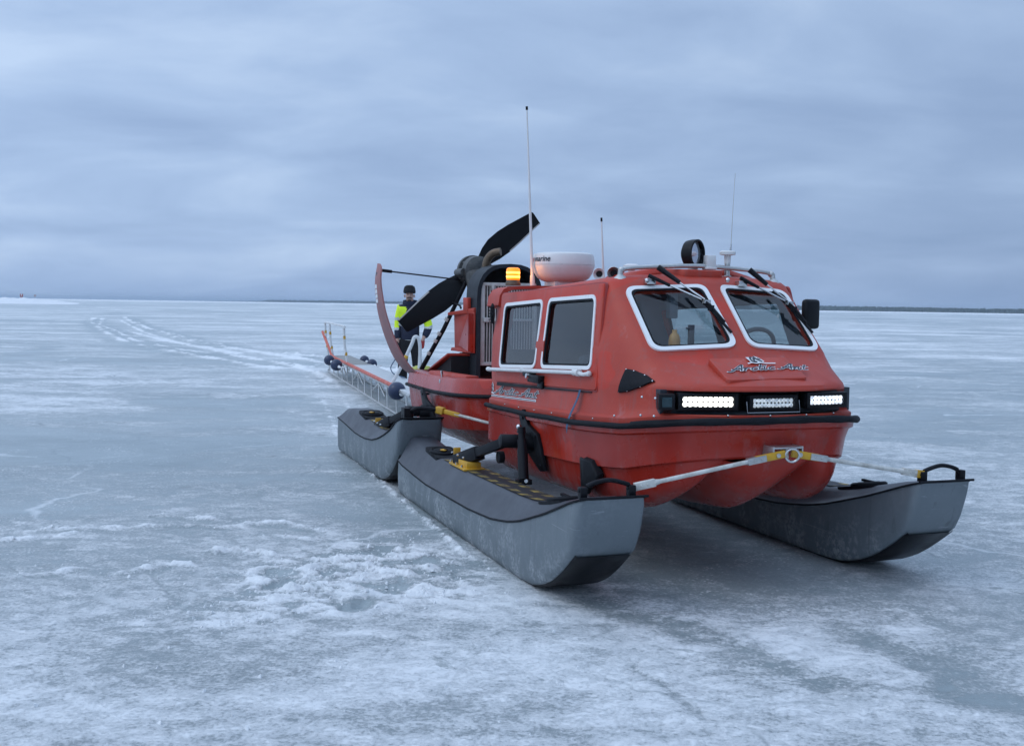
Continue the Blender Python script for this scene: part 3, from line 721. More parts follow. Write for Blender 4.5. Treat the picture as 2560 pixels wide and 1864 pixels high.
# side door slab (starboard and port), a little proud of the wall, with window holes
for sg in (-1, 1):
    D = rpoly([(-2.655, 1.580), (-.905, 1.634), (-.775, 1.034), (-2.475, .966)], .03, 4)
    a = [spt(sg, p.x, p.y, -.012) for p in D]; b = [spt(sg, p.x, p.y, .014) for p in D]
    d = MB(); d.prism(a, b); do = d.build('side_door', 'cabin', craft, bevel=.006)
    cut(do, [prism_cut(side_outline(sg, P, .024), sn(sg) * .12) for P in (W1, W2)])
    s = MB(); D2 = rpoly([(-2.663, 1.588), (-.898, 1.642), (-.767, 1.027), (-2.485, .958)], .03, 4)
    s.ring([spt(sg, p.x, p.y, -.01) for p in D2], [spt(sg, p.x, p.y, -.01) for p in D], sn(sg) * .0145); s.build('door_seal_gap_shade', 'darkred', do)
    # dark strip standing in for the shade of the step gap under the door
    gp = MB(); gp.prism([spt(sg, x, z, -.01) for x, z in ((-2.44, .963), (-.84, 1.024), (-.84, 1.018), (-2.44, .940))], [spt(sg, x, z, .012) for x, z in ((-2.44, .963), (-.84, 1.024), (-.84, 1.018), (-2.44, .940))]); gp.build('door_seal_gap_shade', 'dark', do)
    # rail below the windows
    r_ = MB(); z0, z1 = 1.045, 1.098
    P0, P1 = spt(sg, -2.555, 1.040, .045), spt(sg, -.99, 1.115, .045)
    r_.tube([P0, P1], .0125, 12); r_.cyl(P0 - Vector((.03, 0, 0)), P0 + Vector((.03, 0, 0)), .016); r_.cyl(P1 - Vector((.05, 0, 0)), P1 + Vector((.02, 0, 0)), .021)
    pm = P0.lerp(P1, .42); r_.cyl(pm - Vector((.012, 0, 0)), pm + Vector((.012, 0, 0)), .0155)
    e_ = spt(sg, -.855, 1.119, .035); r_.tube([P1, P1.lerp(e_, .5) + Vector((0, 0, -.008)), e_], [.013, .011, .014], 10); r_.ball(e_, .017)
    for t in (.02, .98): q = P0.lerp(P1, t); r_.cyl(q, q - sn(sg) * .05, .012)
    rl = r_.build('grab_rail', 'dirtrail', craft)
    h = MB(); m_ = spt(sg, -1.66, 1.036, .03); h.box(m_, (.20, .05, .05)); h.box(spt(sg, -1.585, 1.004, .022), (.085, .02, .05)); h.box(spt(sg, -1.78, 1.055, .035), (.16, .04, .03)); h.build('door_handle', 'blackgloss', do, bevel=.008)
    h = MB(); h.cyl(spt(sg, -1.73, 1.045, .02), spt(sg, -1.73, 1.045, .075), .016); h.build('lock', 'steel', do)
    # hinges/vent on the rear post
    v = MB(); c = Vector((-2.80, sg * .645, 1.44)); v.ball(c, (.035, .016, .075), 14, 10)
    for k in range(5): v.box(c + Vector((0, sg * .012, -.045 + k * .022)), (.058, .018, .008))
    v.build('air_vent', 'black', craft)
    # black riveted cover on the bow quarter
    if sg > 0: continue
    tv = MB(); nose = [(-.535, 1.172), (-.48, 1.166), (-.40, 1.146), (-.335, 1.118), (-.39, 1.084), (-.48, 1.052), (-.55, 1.042)]
    TR = []; rings_ = []
    nose = [tuple(Vector(nose[i]).lerp(Vector(nose[(i + 1) % 7]), t)) for i in range(7) for t in (0, .25, .5, .75)]
    cxz = (sum(p[0] for p in nose) / len(nose), sum(p[1] for p in nose) / len(nose))
    nn = Vector((.38, sg * .90, .12)).normalized()
    for k_, of in ((1, -.004), (1, .012), (.94, .017), (.7, .018), (.4, .018), (.1, .018)):
        rings_.append([hit_side(sg, cxz[0] + (x - cxz[0]) * k_, cxz[1] + (z - cxz[1]) * k_)[0] + nn * of for x, z in nose])
    tv.loft(rings_, True, False, True); TR = [p for p in rings_[0]][::4]; to = tv.build('vent_cover', 'black', craft)
    rv = MB()
    for i in range(len(TR)): rv.ball((TR[i] * .92 + sum(TR, Vector()) / len(TR) * .08) + nn * .017, .0055, 8, 6)
    rv.each('rivet', 'steel', to)

# roof: hatch, visor shelf, rails
def roofz(x, y):
    return 1.715 - .11 * max(0, (-x - .9)) / 1.9 - .055 * (abs(y) / .55) ** 2
h = MB(); hp = rpoly([(-.87, -.13), (-.87, .13), (-1.05, .20), (-1.8, .22), (-1.8, -.22), (-1.05, -.20)], .03, 3)
h.prism([Vector((p.x, p.y, roofz(p.x, p.y) - .05)) for p in hp], [Vector((p.x * .99, p.y * .93, roofz(p.x, 0) + (.006 if p.x > -.95 else .022))) for p in hp])
h.build('roof_hatch', 'cabin', craft, bevel=.01)
h = MB()
for s in (-1, 1): h.prism([Vector((-.96, s * .22, 1.70)), Vector((-1.0, s * .44, 1.675)), Vector((-1.3, s * .44, 1.675)), Vector((-1.25, s * .22, 1.70))], [Vector((-.98, s * .22, 1.735)), Vector((-1.04, s * .42, 1.695)), Vector((-1.28, s * .42, 1.69)), Vector((-1.22, s * .22, 1.73))])
h.each('roof_rib', 'cabin', craft, bevel=.008)
# rear visor: raised arch over the back of the roof carrying beacon, antenna and radar
v = MB(); P = [(-.625, 1.50), (-.615, 1.57), (-.585, 1.618), (-.54, 1.637), (-.35, 1.648), (.35, 1.648), (.54, 1.637), (.585, 1.618), (.615, 1.57), (.625, 1.50)]
ro = [[Vector((x, y, z + dz)) for x, dz in ((-2.98, -.012), (-2.76, 0))] for y, z in P]
outer = [Vector((-2.98, y, z)) for y, z in P]; ci = Vector((0, 0, 1.3))
for x0, x1 in ((-2.99, -2.73),):
    A = [Vector((x0, y, z - .006)) for y, z in P]; B = [Vector((x1, y, z)) for y, z in P]
    inn = [(y * .95, z - .022) for y, z in P]
    A2 = [Vector((x0, y, z - .006)) for y, z in inn]; B2 = [Vector((x1, y, z)) for y, z in inn]
    v.loft([A, B, B2, A2, A], False, False, False)
v.build('roof_visor', 'cabin', craft, ang=40)
rr_ = MB(); pts = smoothpath([(-.93, -.505, 1.652), (-.935, -.50, 1.70), (-.935, -.46, 1.722), (-.93, -.25, 1.738), (-.93, 0, 1.747), (-.93, .25, 1.738), (-.935, .46, 1.722), (-.935, .50, 1.70), (-.93, .505, 1.652)], 5)
rr_.tube(pts, .0135, 12)
for s in (-1, 1): rr_.lathe([(.045, 0), (.035, .014), (.016, .03), (.013, .06)], (-.93, s * .505, 1.655)); rr_.ball((-.935, s * .495, 1.712), .02)
rr_.build('roof_rail', 'alu', craft)
# raised panel on the hood with the emblem
HN = Vector((.316, 0, 1)).normalized()
def hood(x, y):     # point on the hood slope
    x = max(min(x, -.10), -.345); return Vector((x, y, 1.1235 + (1.232 - 1.1235) * (-.10 - x) / .23 - .012 * (abs(y) / .3) ** 2))
hp = rpoly([(-.095, -.315), (-.095, .235), (-.30, .20), (-.30, -.33), (-.235, -.40)], .02, 3)
hp = rpoly([(-.120, -.272), (-.130, .215), (-.340, .228), (-.335, -.268)], .022, 3)
h = MB(); h.prism([hood(p.x, p.y) - HN * .02 for p in hp], [hood(p.x, p.y) + HN * .014 for p in hp]); panel = h.build('hood_panel', 'cabin', craft, bevel=.006)
# ------------------------------------------------------------------ decals built from brush strokes
GL = {   # brush script letters : strokes in a 1 x 1 em
 'A': [[(-.12, .12), (.0, .06), (.16, .22), (.36, .62), (.56, .98), (.62, .92), (.60, .5), (.60, .06)], [(.10, .38), (.34, .34), (.62, .42)]],
 'r': [[(.0, .42), (.08, .5), (.07, .3), (.04, .04), (.12, .34), (.24, .5), (.33, .44)]],
 'c': [[(.32, .44), (.22, .5), (.08, .36), (.06, .14), (.16, .03), (.34, .12)]],
 't': [[(.16, .86), (.10, .4), (.08, .12), (.16, .03), (.28, .10)], [(-.02, .56), (.30, .62)]],
 'i': [[(.06, .48), (.04, .14), (.10, .03), (.2, .1)], [(.09, .68), (.11, .73)]],
 'n': [[(.0, .42), (.07, .48), (.05, .04), (.14, .36), (.26, .5), (.31, .4), (.29, .12), (.36, .03), (.46, .12)]],
 ' ': []}
ADV = {'A': .72, 'r': .40, 'c': .40, 't': .30, 'i': .26, 'n': .52, ' ': .30}
def ribbon(mb, path, w, place, lift):
    P = smoothpath([Vector((p[0], p[1], 0)) for p in path], 4)
    L, Rr = [], []
    for i, p in enumerate(P):
        d = (P[min(i + 1, len(P) - 1)] - P[max(i - 1, 0)]); d = d.normalized() if d.length > 1e-9 else Vector((1, 0, 0)); nrm = Vector((-d.y, d.x, 0)) * w
        if i == 0: p = p - d * w * .8
        if i == len(P) - 1: p = p + d * w * .8
        L.append(place(p.x + nrm.x, p.y + nrm.y, lift)); Rr.append(place(p.x - nrm.x, p.y - nrm.y, lift))
    n = len(P); mb.add(L + Rr, [(i, i + 1, n + i + 1, n + i) for i in range(n - 1)])
def script(text, place):
    wb, bb = MB(), MB(); x = 0; k = 0
    for ch in text:
        for st in GL[ch]:
            sl = [(x + px + .28 * py, py) for px, py in st]
            ribbon(wb, sl, .085, place, .0012 + k * .00003); ribbon(bb, sl, .046, place, .0035 + k * .00003); k += 1
        x += ADV[ch]
    return wb, bb, x
def emblem(place, wb, bb):     # boat on waves with dark rounded marks, as the badge reads from here
    ribbon(wb, [(-.95, .0), (-.5, .12), (-.1, .02), (.4, .10), (.9, .02), (1.9, .04)], .07, place, .0012)
    poly = [(-.55, .15), (-.62, 1.0), (.0, .95), (.35, 1.15), (.75, .85), (.95, .30), (.6, .12)]
    wb.add([place(a, b, .0014) for a, b in poly], [tuple(range(len(poly)))])
    for st, w in (([(-.35, .3), (-.30, .75), (-.12, .92)], .09), ([(-.10, .25), (-.02, .6), (.18, .88)], .10), ([(.22, .95), (.34, .55), (.62, .28)], .10), ([(-.30, .24), (.05, .2)], .09), ([(.5, .75), (.66, .6)], .06)):
        ribbon(bb, st, w, place, .0037)
# hood badge
LW = 3.62        # rough length of the word in em
def place_h(u, v, l):
    y = -.218 + u * .405 / LW; x = -.186 - v * .056 - .019 * u / LW
    p = hood(x, y); return p + HN * (.0145 + l)
wb, bb, wd = script('Arctic Ant', place_h)
def place_he(u, v, l):
    p = hood(-.262 - v * .062, -.012 + u * .058); return p + HN * (.0145 + l)
emblem(place_he, wb, bb)
wb.build('badge', 'decalw', panel, smooth=False); bb.build('badge', 'decalb', panel, smooth=False)
for sg in (-1, 1):
    def place_s(u, v, l, sg=sg):
        x = (-2.575 + u * .74 / LW) if sg < 0 else (-1.83 - u * .74 / LW); z = .873 + .034 * (x + 2.575) / .75 + v * .056; x = max(x, -2.685)
        p, nn = hit_side(sg, x, z); return p + Vector((0, sg * (.0025 + l * .6), 0))
    wb, bb, wd = script('Arctic Ant', place_s)
    def place_e(u, v, l, sg=sg): return place_s(-.42 + u * .26, v * 1.25, l)
    emblem(place_e, wb, bb)
    for i, (m_, w) in enumerate(((wb, .11), (bb, .038))): ribbon(m_, [(-.25, -.27), (wd * .5, -.27), (wd * .99, -.27)], w, place_s, .001 + .002 * i)
    wb.build('badge', 'decalw', cabin, smooth=False); bb.build('badge', 'decalb', cabin, smooth=False)

# ------------------------------------------------------------------ lower hull of the front unit
def build_front_hull():
    lv = []
    ch = lambda x: interp(x, [(-2.8, .52), (-2.0, .545), (-1.0, .595), (-.5, .64), (-.25, .70), (0, .765)])
    lv.append(ring_from(outline(-.015, .095, .44, .735, -.64, -2.68), lambda x, y: rubz(x) - .004))
    lv.append(ring_from(outline(.002, .095, .445, .752, -.63, -2.68), lambda x, y: rubz(x) - .012))
    lv.append(ring_from(outline(-.002, .095, .445, .748, -.63, -2.69), lambda x, y: rubz(x) - .045))
    lv.append(ring_from(outline(-.022, .098, .44, .728, -.64, -2.71), lambda x, y: rubz(x) - .055))
    lv.append(ring_from(outline(-.040, .10, .44, .712, -.65, -2.76), lambda x, y: (rubz(x) + ch(x)) / 2))
    lv.append(ring_from(outline(-.060, .10, .44, .700, -.66, -2.80), lambda x, y: ch(x) + .012))
    lv.append(ring_from(outline(-.061, .10, .44, .699, -.66, -2.80), lambda x, y: ch(x) + .003))
    lv.append(ring_from(outline(-.082, .10, .435, .676, -.66, -2.81), lambda x, y: ch(x) - .006))
    mb = MB(); mb.loft(lv, True, False, False)
    # bottom: three rounded keels that sweep up into the bow
    base = outline(-.082, .10, .435, .676, -.66, -2.81); n = len(base); ny = 49; rows = []
    def half_y(x):
        xs = [p[0] for p in base[:32]]; ys = [p[1] for p in base[:32]]; return float(np.interp(-x, [-a for a in xs], ys))
    xs = sorted(set([-.0821, -.084, -.09, -.098, -.105, -.115, -.13, -.15, -.175, -.2, -.23, -.26, -.3, -.34, -.39, -.45, -.52, -.6, -.7, -.8, -.95, -1.2, -1.5, -2, -2.4, -2.65, -2.75, -2.809]), reverse=True)
    for x in xs:
        hy = half_y(x); row = []
        for j in range(ny):
            y = -hy + 2 * hy * j / (ny - 1); t = abs(y)
            if t < .27: loc = 1 - (t / .27) ** 1.55; xs0, dp = -.10, 1.0
            else:
                c = .27 + (hy - .27) * .55; w = max(.02, (hy - .27) * (.45 if t > c else .55)); loc = max(0, 1 - (abs(t - c) / w) ** (3.6 if t > c else 1.6)); xs0, dp = -.16 - .3 * max(0, t - .4), .92
            run = max(0, (xs0 - x)); sweep = math.sqrt(max(0, 1 - (1 - min(1, run / .52)) ** 2))
            tail = min(1, (x + 2.83) / .12) if x < -2.71 else 1
            depth = (.245 if x > -.9 else .245 - .03 * min(1, (-x - .9))) * dp
            z = ch(x) - .006 - depth * sweep * (loc ** .8) * max(.3, tail)
            row.append(Vector((x, y, z)))
        rows.append(row)
    mb.loft(rows, False, False, False)
    a = rows[-1]; mb.add(a + [Vector((-2.81, p.y, ch(-2.81))) for p in a], [(j, j + 1, ny + j + 1, ny + j) for j in range(ny - 1)])
    return mb.build('front_hull', 'hull', craft, ang=32)
fhull = build_front_hull()
half = outline(.012, .095, .447, .762, -.63, -2.68)
full = [(x, -y) for x, y in half[:32][::-1]] + half[1:32]
rb = MB(); rb.tube([Vector((x, y, rubz(x) - .005 + .0015 * math.sin(x * 9 + y * 7))) for x, y in full], .0165, 10)
e0 = full[-1]; rb.build('rub_rail', 'black', fhull)
rb = MB()    # loose foam sleeve over the bow rail
P = [(x, y) for x, y in half[:17]]; Q = [(x, -y) for x, y in half[:15]][::-1]
bowp = Q + P[1:]
rb.tube([Vector((x + .006, y, rubz(x) - .002 + .002 * math.sin(y * 9))) for x, y in bowp], [.0195 + .002 * math.sin(i * 1.3) for i in range(len(bowp))], 10); rb.build('rub_rail', 'black', fhull)
# moulded lower band line, step patch
def flap(P, t, mat):
    n_ = Vector((.18, -.93, -.30)).normalized(); m = MB(); P = [Vector(p) for p in P]; m.prism([p - n_ * .03 for p in P], [p + n_ * t for p in P]); return m.build('splash_flap', mat, fhull, bevel=.012, seg=3)
for sg in (-1,):
    flap([(-.985, -.712, .640), (-.90, -.712, .632), (-.885, -.708, .60), (-.865, -.700, .47), (-.895, -.698, .43), (-.985, -.698, .43)], .006, 'blackgloss')
    flap([(-.90, -.714, .650), (-.79, -.712, .645), (-.71, -.705, .575), (-.725, -.703, .54), (-.85, -.702, .475), (-.895, -.702, .47)], .024, 'black')
# tow bracket on the bow
tb = MB(); tb.box((-.02, 0, .80), (.11, .17, .008)); tb.box((-.02, -.085, .78), (.11, .008, .055)); tb.box((-.02, .085, .78), (.11, .008, .055)); tb.box((-.075, 0, .785), (.012, .19, .07)); tb.box((.0, 0, .775), (.05, .02, .06))
tbo = tb.build('tow_bracket', 'alu', craft, bevel=.002)
MB().tube(arc((.055, .01, .765), .034, 0, 2 * math.pi, 20, (.3, .0, 1), (.4, .9, -.1)), .0065, 8).build('towing_eye', 'steel', tbo)
for sg in (-1, 1):
    a = Vector((.035, sg * .02, .772)); b = Vector((.0, sg * .864, .628)); d = (b - a).normalized()
    rod = MB(); rod.tube([a + d * .20, b - d * .09], .0115, 12); ro_ = rod.build('tie_rod', 'paintedrod', craft)
    up = Vector((0, 0, 1)); sd_ = d.cross(up).normalized(); up2 = sd_.cross(d)
    rot = Matrix((d, sd_, up2)).transposed()
    yp = MB(); yp.box(a + d * .085, (.17, .020, .038), rot); yp.build('rod_end', 'yellow', ro_, bevel=.004)
    cp = MB(); cp.box(a + d * .165, (.105, .028, .034), rot); cp.tube([a + d * .20, a + d * .235], [.016, .012], 10)
    for t in (.14, .18): cp.cyl(a + d * t - sd_ * .02, a + d * t + sd_ * .02, .006, n=6)
    cp.cyl(a + d * .045 - sd_ * .018, a + d * .045 + sd_ * .018, .012, n=10); cp.build('clamp', 'alu', ro_, bevel=.002)
    cp = MB(); cp.box(b - d * .075, (.11, .026, .038), rot); cp.tube([b - d * .155, b - d * .12], [.012, .017], 10)
    for t in (.05, .085): cp.cyl(b - d * t - sd_ * .018, b - d * t + sd_ * .018, .007, n=8)
    cp.build('clamp', 'paintedrod', ro_, bevel=.003)
    if sg > 0: MB().box(b - d * .012, (.055, .03, .042), rot).build('rod_end', 'yellow', ro_, bevel=.003)

# ------------------------------------------------------------------ floats
def prof(tab, k): return lambda x: interp(x, sorted((a * 1.0, b) for a, b in tab))
def make_float(sg, xf, ln, rear=False):
    # local u: 0 at the nose, negative rearward
    bot = [(0, .59), (-.03, .48), (-.072, .37), (-.110, .297), (-.19, .235), (-.27, .178), (-.36, .122), (-.44, .082), (-.54, .043), (-.68, .012), (-.85, .0), (-ln, .0)]
    gun = [(0, .592), (-.13, .55), (-.44, .442), (-.78, .341), (-.97, .298), (-1.27, .254), (-1.72, .228), (-ln + .8, .215), (-ln + .12, .25), (-ln, .27)]
    dk = [(0, .594), (-.2, .565), (-.41, .512), (-.62, .462), (-.84, .428), (-1.14, .412), (-2.0, .398), (-ln + .75, .392), (-ln + .35, .43), (-ln, .452)]
    if rear:
        gun = [(0, .60), (-.12, .56), (-.30, .48), (-.50, .42), (-.75, .355), (-1.0, .312), (-1.35, .285), (-1.75, .289), (-2.3, .325), (-ln, .34)]
        dk = [(0, .602), (-.2, .565), (-.5, .475), (-.8, .405), (-1.2, .388), (-1.7, .42), (-2.1, .462), (-2.4, .455), (-ln, .43)]
    fb, fg, fd = prof(bot, 0), prof(gun, 0), prof(dk, 0)
    us = [0, -.004, -.010, -.02, -.03, -.05, -.072, -.09, -.11, -.135, -.165, -.2, -.24, -.32, -.42, -.5, -.58, -.68, -.80, -.9, -1.0, -1.15, -1.3, -1.5, -1.75, -2.0, -2.25, -2.5, -2.75, -3.0, -3.2, -3.35, -3.45, -3.52, -3.6]
    us = [u for u in us if u > -ln + .06] + [-ln + .05, -ln + .02, -ln]
    body, top = MB(), MB(); RB, RT = [], []
    for u in us:
        x = xf + u; b, g, d = fb(u), fg(u), fd(u); d = max(d, g + .004)
        rk = -.055 * (1 - (g / .6)) if u > -.02 else 0     # slight rake
        w = 1.0 if u < -.12 else 1.0
        er = 1 - .05 * max(0, (u + ln < .05))
        bz = min(b, g - .004); bi = .018
        Pn = lambda y, z, xx=x: Vector((xx, sg * y, z))
        # body: outer gunwale down, across the bottom, up to the inner gunwale
        qn = max(0, 1 + u / .07); yo, yi = 1.16 - .035 * qn ** 2, .80 + .03 * qn ** 2
        RB.append([Pn(yo, g), Pn(yo + .004, (g * .6 + bz * .4)), Pn(yo, bz + min(.05, (g - bz) * .4)), Pn(yo - .012, bz + min(.015, (g - bz) * .2)), Pn(yo - .04, bz), Pn((yo + yi) / 2, bz), Pn(yi + .04, bz), Pn(yi + .012, bz + min(.015, (g - bz) * .2)), Pn(yi, bz + min(.05, (g - bz) * .4)), Pn(yi - .004, (g * .6 + bz * .4)), Pn(yi, g)])
        sh = d - g
        RT.append([Pn(yo, g), Pn(yo + .004, g + .008), Pn(yo - .012, g + .018 * min(1, sh * 8)), Pn(yo - .045, g + sh * .42), Pn(yo - .075, g + sh * .74), Pn(yo - .10, g + sh * .95), Pn(yo - .115, d), Pn((yo + yi) / 2, d + .002), Pn(yi + .085, d), Pn(yi + .07, g + sh * .93), Pn(yi + .05, g + sh * .72), Pn(yi + .03, g + sh * .4), Pn(yi + .008, g + .018 * min(1, sh * 8)), Pn(yi - .004, g + .008), Pn(yi, g)])
    body.loft(RB, False, False, False)
    n = len(RB[0]); body.add(RB[-1] + RT[-1][::-1], [tuple(range(n + len(RT[-1])))])
    fo = body.build('float', 'float', craft, ang=50)
    top.loft(RT, False, False, False); top.build('float_deck', 'floattop', fo, ang=50)
    yo, yi = 1.16, .80
    # bumper bead along the gunwale seam
    bd = MB()
    for y in (yo + .004, yi - .004): bd.tube([Vector((xf + u + (.003 if u == 0 else 0), sg * (y - (.035 if y > 1 else -.03) * max(0, 1 + u / .07) ** 2), fg(u) + .002)) for u in us], .0065, 6)
    bd.tube([Vector((xf + .002, sg * (yi + (yo - yi) * i / 6), fg(0) + .004)) for i in range(7)], .007, 6)
    bd.build('edge_bead', 'black', fo)
    # black skid plate under the nose
    sk = MB(); rows = []
    for u in (-.112, -.135, -.165, -.2, -.24, -.28, -.32, -.36, -.42, -.5, -.58, -.68, -.80, -.95, -1.1):
        z = fb(u) - .005; rows.append([Vector((xf + u + .010, sg * y, z + dz)) for y, dz in ((yo - .028, .014), (yo - .04, 0), ((yo + yi) / 2, -.002), (yi + .035, 0), (yi + .022, .014))])
    sk.loft(rows, False, False, False); sk.build('skid_plate', 'blackgloss', fo, ang=50)
    # hatches
    for u in (-.62, -ln + .62) if not rear else (-ln + .75,):
        z = fd(u); c = Vector((xf + u, sg * .968, z)); sl = math.atan2(fd(u + .12) - fd(u - .12), .24)
        nr = Vector((-math.sin(sl), 0, math.cos(sl))); hh = MB()
        tt = Vector((math.cos(sl), 0, math.sin(sl)))
        pl = [c + tt * a + Vector((0, sg * b, 0)) + nr * -.015 for a, b in [(p.x, p.y) for p in rpoly([(-.19, -.105), (.19, -.105), (.19, .10), (-.19, .10)], .05, 4)]]
        hh.prism(pl, [p + nr * .026 for p in pl])
        hh.lathe([(.105, .01), (.105, .022), (.092, .030), (.085, .024), (.07, .024), (.06, .032), (.001, .033)], c, nr, 28)
        hh.box(c + nr * .034, (.11, .02, .014)); ho = hh.build('deck_hatch', 'black', fo, ang=30)
        MB().lathe([(.024, .033), (.024, .0365), (.001, .037)], c + Vector((.05, sg * .02, 0)), nr, 14).build('hatch_label', 'yellow', ho)
    # tread strip on the deck
    u0, u1 = (-.86, -ln + .86) if not rear else (-1.0, -1.75)
    st = MB(); rows = []
    for i in range(13):
        u = u0 + (u1 - u0) * i / 12; rows.append([Vector((xf + u, sg * y, fd(u) + .006)) for y in (1.04, .885)])
    st.loft(rows, False, False, False); st.build('tread_strip', 'tread', fo)
    if not rear:      # nose handle
        hd = MB()
        for y in (1.12, .865): hd.box((xf - .055, sg * y, .616), (.04, .036, .055)); hd.cyl((xf - .055, sg * (y - .024), .628), (xf - .055, sg * (y + .024), .628), .010, n=10)
        hd.tube(smoothpath([(xf - .055, sg * 1.10, .645), (xf - .055, sg * 1.055, .662), (xf - .055, sg * .99, .672), (xf - .055, sg * .93, .662), (xf - .055, sg * .875, .645)], 4), .0115, 10)
        hd.build('carry_handle', 'blackmetal', fo, bevel=.003)
    return fo, fd
FL = {}
for sg in (-1, 1):
    FL[sg] = make_float(sg, .062, 3.60)
    FL[sg * 2] = make_float(sg, -3.52, 2.62, True)
# suspension arms: plate on the hull, torsion tube, trailing arm, yellow foot, damper
def suspension(sg, x0, zp, dz=0, damper=True, xb=None):
    Vv = lambda x, y, z: Vector((x0 + x, sg * y, z + dz))
    a = MB(); pl = [(-.13, .80), (-.05, .835), (.02, .74), (.16, .70), (.20, .60), (.21, .47), (.13, .455), (-.02, .53), (-.08, .56), (-.12, .66)]
    yy = lambda z: .775 - (.85 - z) * .16
    a.prism([Vv(x, yy(z) - .03, z) for x, z in pl], [Vv(x, yy(z) - .005, z) for x, z in pl])
    for x, z in ((.14, .68), (.17, .50), (-.02, .56), (-.05, .78)): a.cyl(Vv(x, .70, z), Vv(x, yy(z) + .006, z), .010, n=8)
    ao = a.build('suspension_arm', 'blackmetal', craft, bevel=.005)
    t = MB(); t.cyl(Vv(.05, .68, .625), Vv(.02, .80, .635), .058, n=18); t.cyl(Vv(.02, .78, .635), Vv(0, .93, .64), .044, n=18); t.cyl(Vv(0, .925, .64), Vv(0, .935, .64), .038, .03, n=18)
    t.build('torsion_tube', 'blackmetal', ao, bevel=.003)
    e0, e1 = Vv(-.02, .90, .625), Vv(-.46, .985, .485); d = (e1 - e0).normalized(); sd_ = d.cross(Vector((0, 0, 1))).normalized(); u = sd_.cross(d); rot = Matrix((d, sd_, u)).transposed()
    m = MB(); m.box((e0 + e1) / 2, ((e1 - e0).length, .05, .06), rot); m.box(e1 + Vector((-.04, 0, -.015)), (.33, .075, .09), rot)
    m.cyl(e0.lerp(e1, .35) + Vector((.04, -sg * .03, -.06)), e0.lerp(e1, .35) + Vector((.04, -sg * .07, -.06)), .04, n=14)
    m.build('trailing_arm', 'blackmetal', ao, bevel=.004)
    y_ = MB(); c = Vv(-.53, .985, .432); y_.box(c + Vector((0, 0, -.005)), (.32, .10, .045)); y_.box(c + Vector((0, 0, -.028)), (.36, .15, .014)); y_.box(c + Vector((-.168, sg * .02, .035)), (.012, .05, .085)); y_.build('float_foot', 'yellow', ao, bevel=.003)
    bt = MB()
    for bx in (-.13, 0, .13): bt.cyl(c + Vector((bx, sg * .075, -.015)), c + Vector((bx, sg * .075, .0)), .008, n=6); bt.cyl(c + Vector((bx, sg * .062, .05)), c + Vector((bx, sg * .072, .05)), .008, n=6)
    bt.each('bolt', 'steel', ao)
    if damper:
        q = MB(); a0, a1 = Vv(.12, .83, .715), Vv(.24, .855, .425); q.tube([a0, a0.lerp(a1, .18)], .022, 12); q.tube([a0.lerp(a1, .18), a0.lerp(a1, .40)], .030, 12); q.tube([a0.lerp(a1, .38), a1], .033, 14); q.cyl(a0 + Vector((0, 0, -.01)), a0 + Vector((0, 0, .025)), .03, .022); q.box(a1 + Vector((0, 0, -.012)), (.06, .09, .03)); q.build('damper', 'blackmetal', ao)
        q = MB(); q.ball(a0 + Vector((-.05, 0, .02)), .018); q.cyl(a1 - Vector((.045, 0, 0)), a1 + Vector((.045, 0, 0)), .012, n=8); q.each('bolt', 'steel', ao)
for sg in (-1, 1):
    suspension(sg, -1.76, .62)
    suspension(sg, -4.28, .62, -.055, damper=False)

# ------------------------------------------------------------------ lights on the bow
def light_bar(y0, x0, z0, w, h, yaw, mat, rows=2, cols=10, label=None, bracket=False):
    rot = Matrix.Rotation(yaw, 3, 'Z'); c = Vector((x0, y0, z0)); P = lambda x, y, z: c + rot @ Vector((x, y, z))
    b = MB(); b.box(P(-.03, 0, 0), (.055, w, h), rot); b.ring([P(-.002, s * w / 2, t * h / 2) for s, t in ((-1, -1), (1, -1), (1, 1), (-1, 1))], [P(-.002, s * (w / 2 - .022), t * (h / 2 - .018)) for s, t in ((-1, -1), (1, -1), (1, 1), (-1, 1))], rot @ Vector((.014, 0, 0)))
    for k in range(12): b.box(P(-.065, -w / 2 + .02 + k * (w - .04) / 11, 0), (.03, .006, h * .9), rot)
    o = b.build('light_bar', 'blackgloss', craft, bevel=.003)
    if label: o['label'] = label
    l = MB(); dx = (w - .05) / cols; dz = (h - .036) / rows
    for i in range(cols):
        for j in range(rows):
            p = P(-.001, -w / 2 + .025 + (i + .5) * dx, -h / 2 + .018 + (j + .5) * dz); l.lathe([(dx * .25, -.008), (min(dx, dz) * .56, .003), (min(dx, dz) * .42, .006), (.001, .007)], p, rot @ Vector((1, 0, 0)), 10)
    l.build('led_row', mat, o, ang=50)
    g = MB(); g.box(P(.0095, 0, 0), (.002, w - .046, h - .038), rot); g.build('lens', 'lamp glass', o)
    if bracket:
        k = MB(); k.tube([P(.0, -w / 2 - .012, h * .1), P(.012, -w / 2 - .012, -h / 2 - .006), P(.012, w / 2 + .012, -h / 2 - .006), P(0, w / 2 + .012, h * .15)], .003, 6); k.build('bracket', 'steel', o)
light_bar(-.362, -.155, 1.024, .315, .088, R(-14), 'ledwarm', label='glaring warm lit bar with pale yellow edge')
light_bar(-.012, -.100, 1.018, .290, .084, R(0), 'ledfaint', cols=11, label='dim middle bar in a wire bracket', bracket=True)
light_bar(.302, -.085, 1.030, .262, .082, R(4), 'led', cols=9, label='lit white bar at the corner')
b = MB(); b.box((-.225, -.566, 1.022), (.07, .085, .082), Matrix.Rotation(R(-18), 3, 'Z')); bo = b.build('marker_lamp', 'blackgloss', craft, bevel=.005)
MB().box((-.187, -.579, 1.022), (.006, .05, .05), Matrix.Rotation(R(-18), 3, 'Z')).build('lens', 'screen', bo)

# ------------------------------------------------------------------ roof fittings
RZ = 1.648
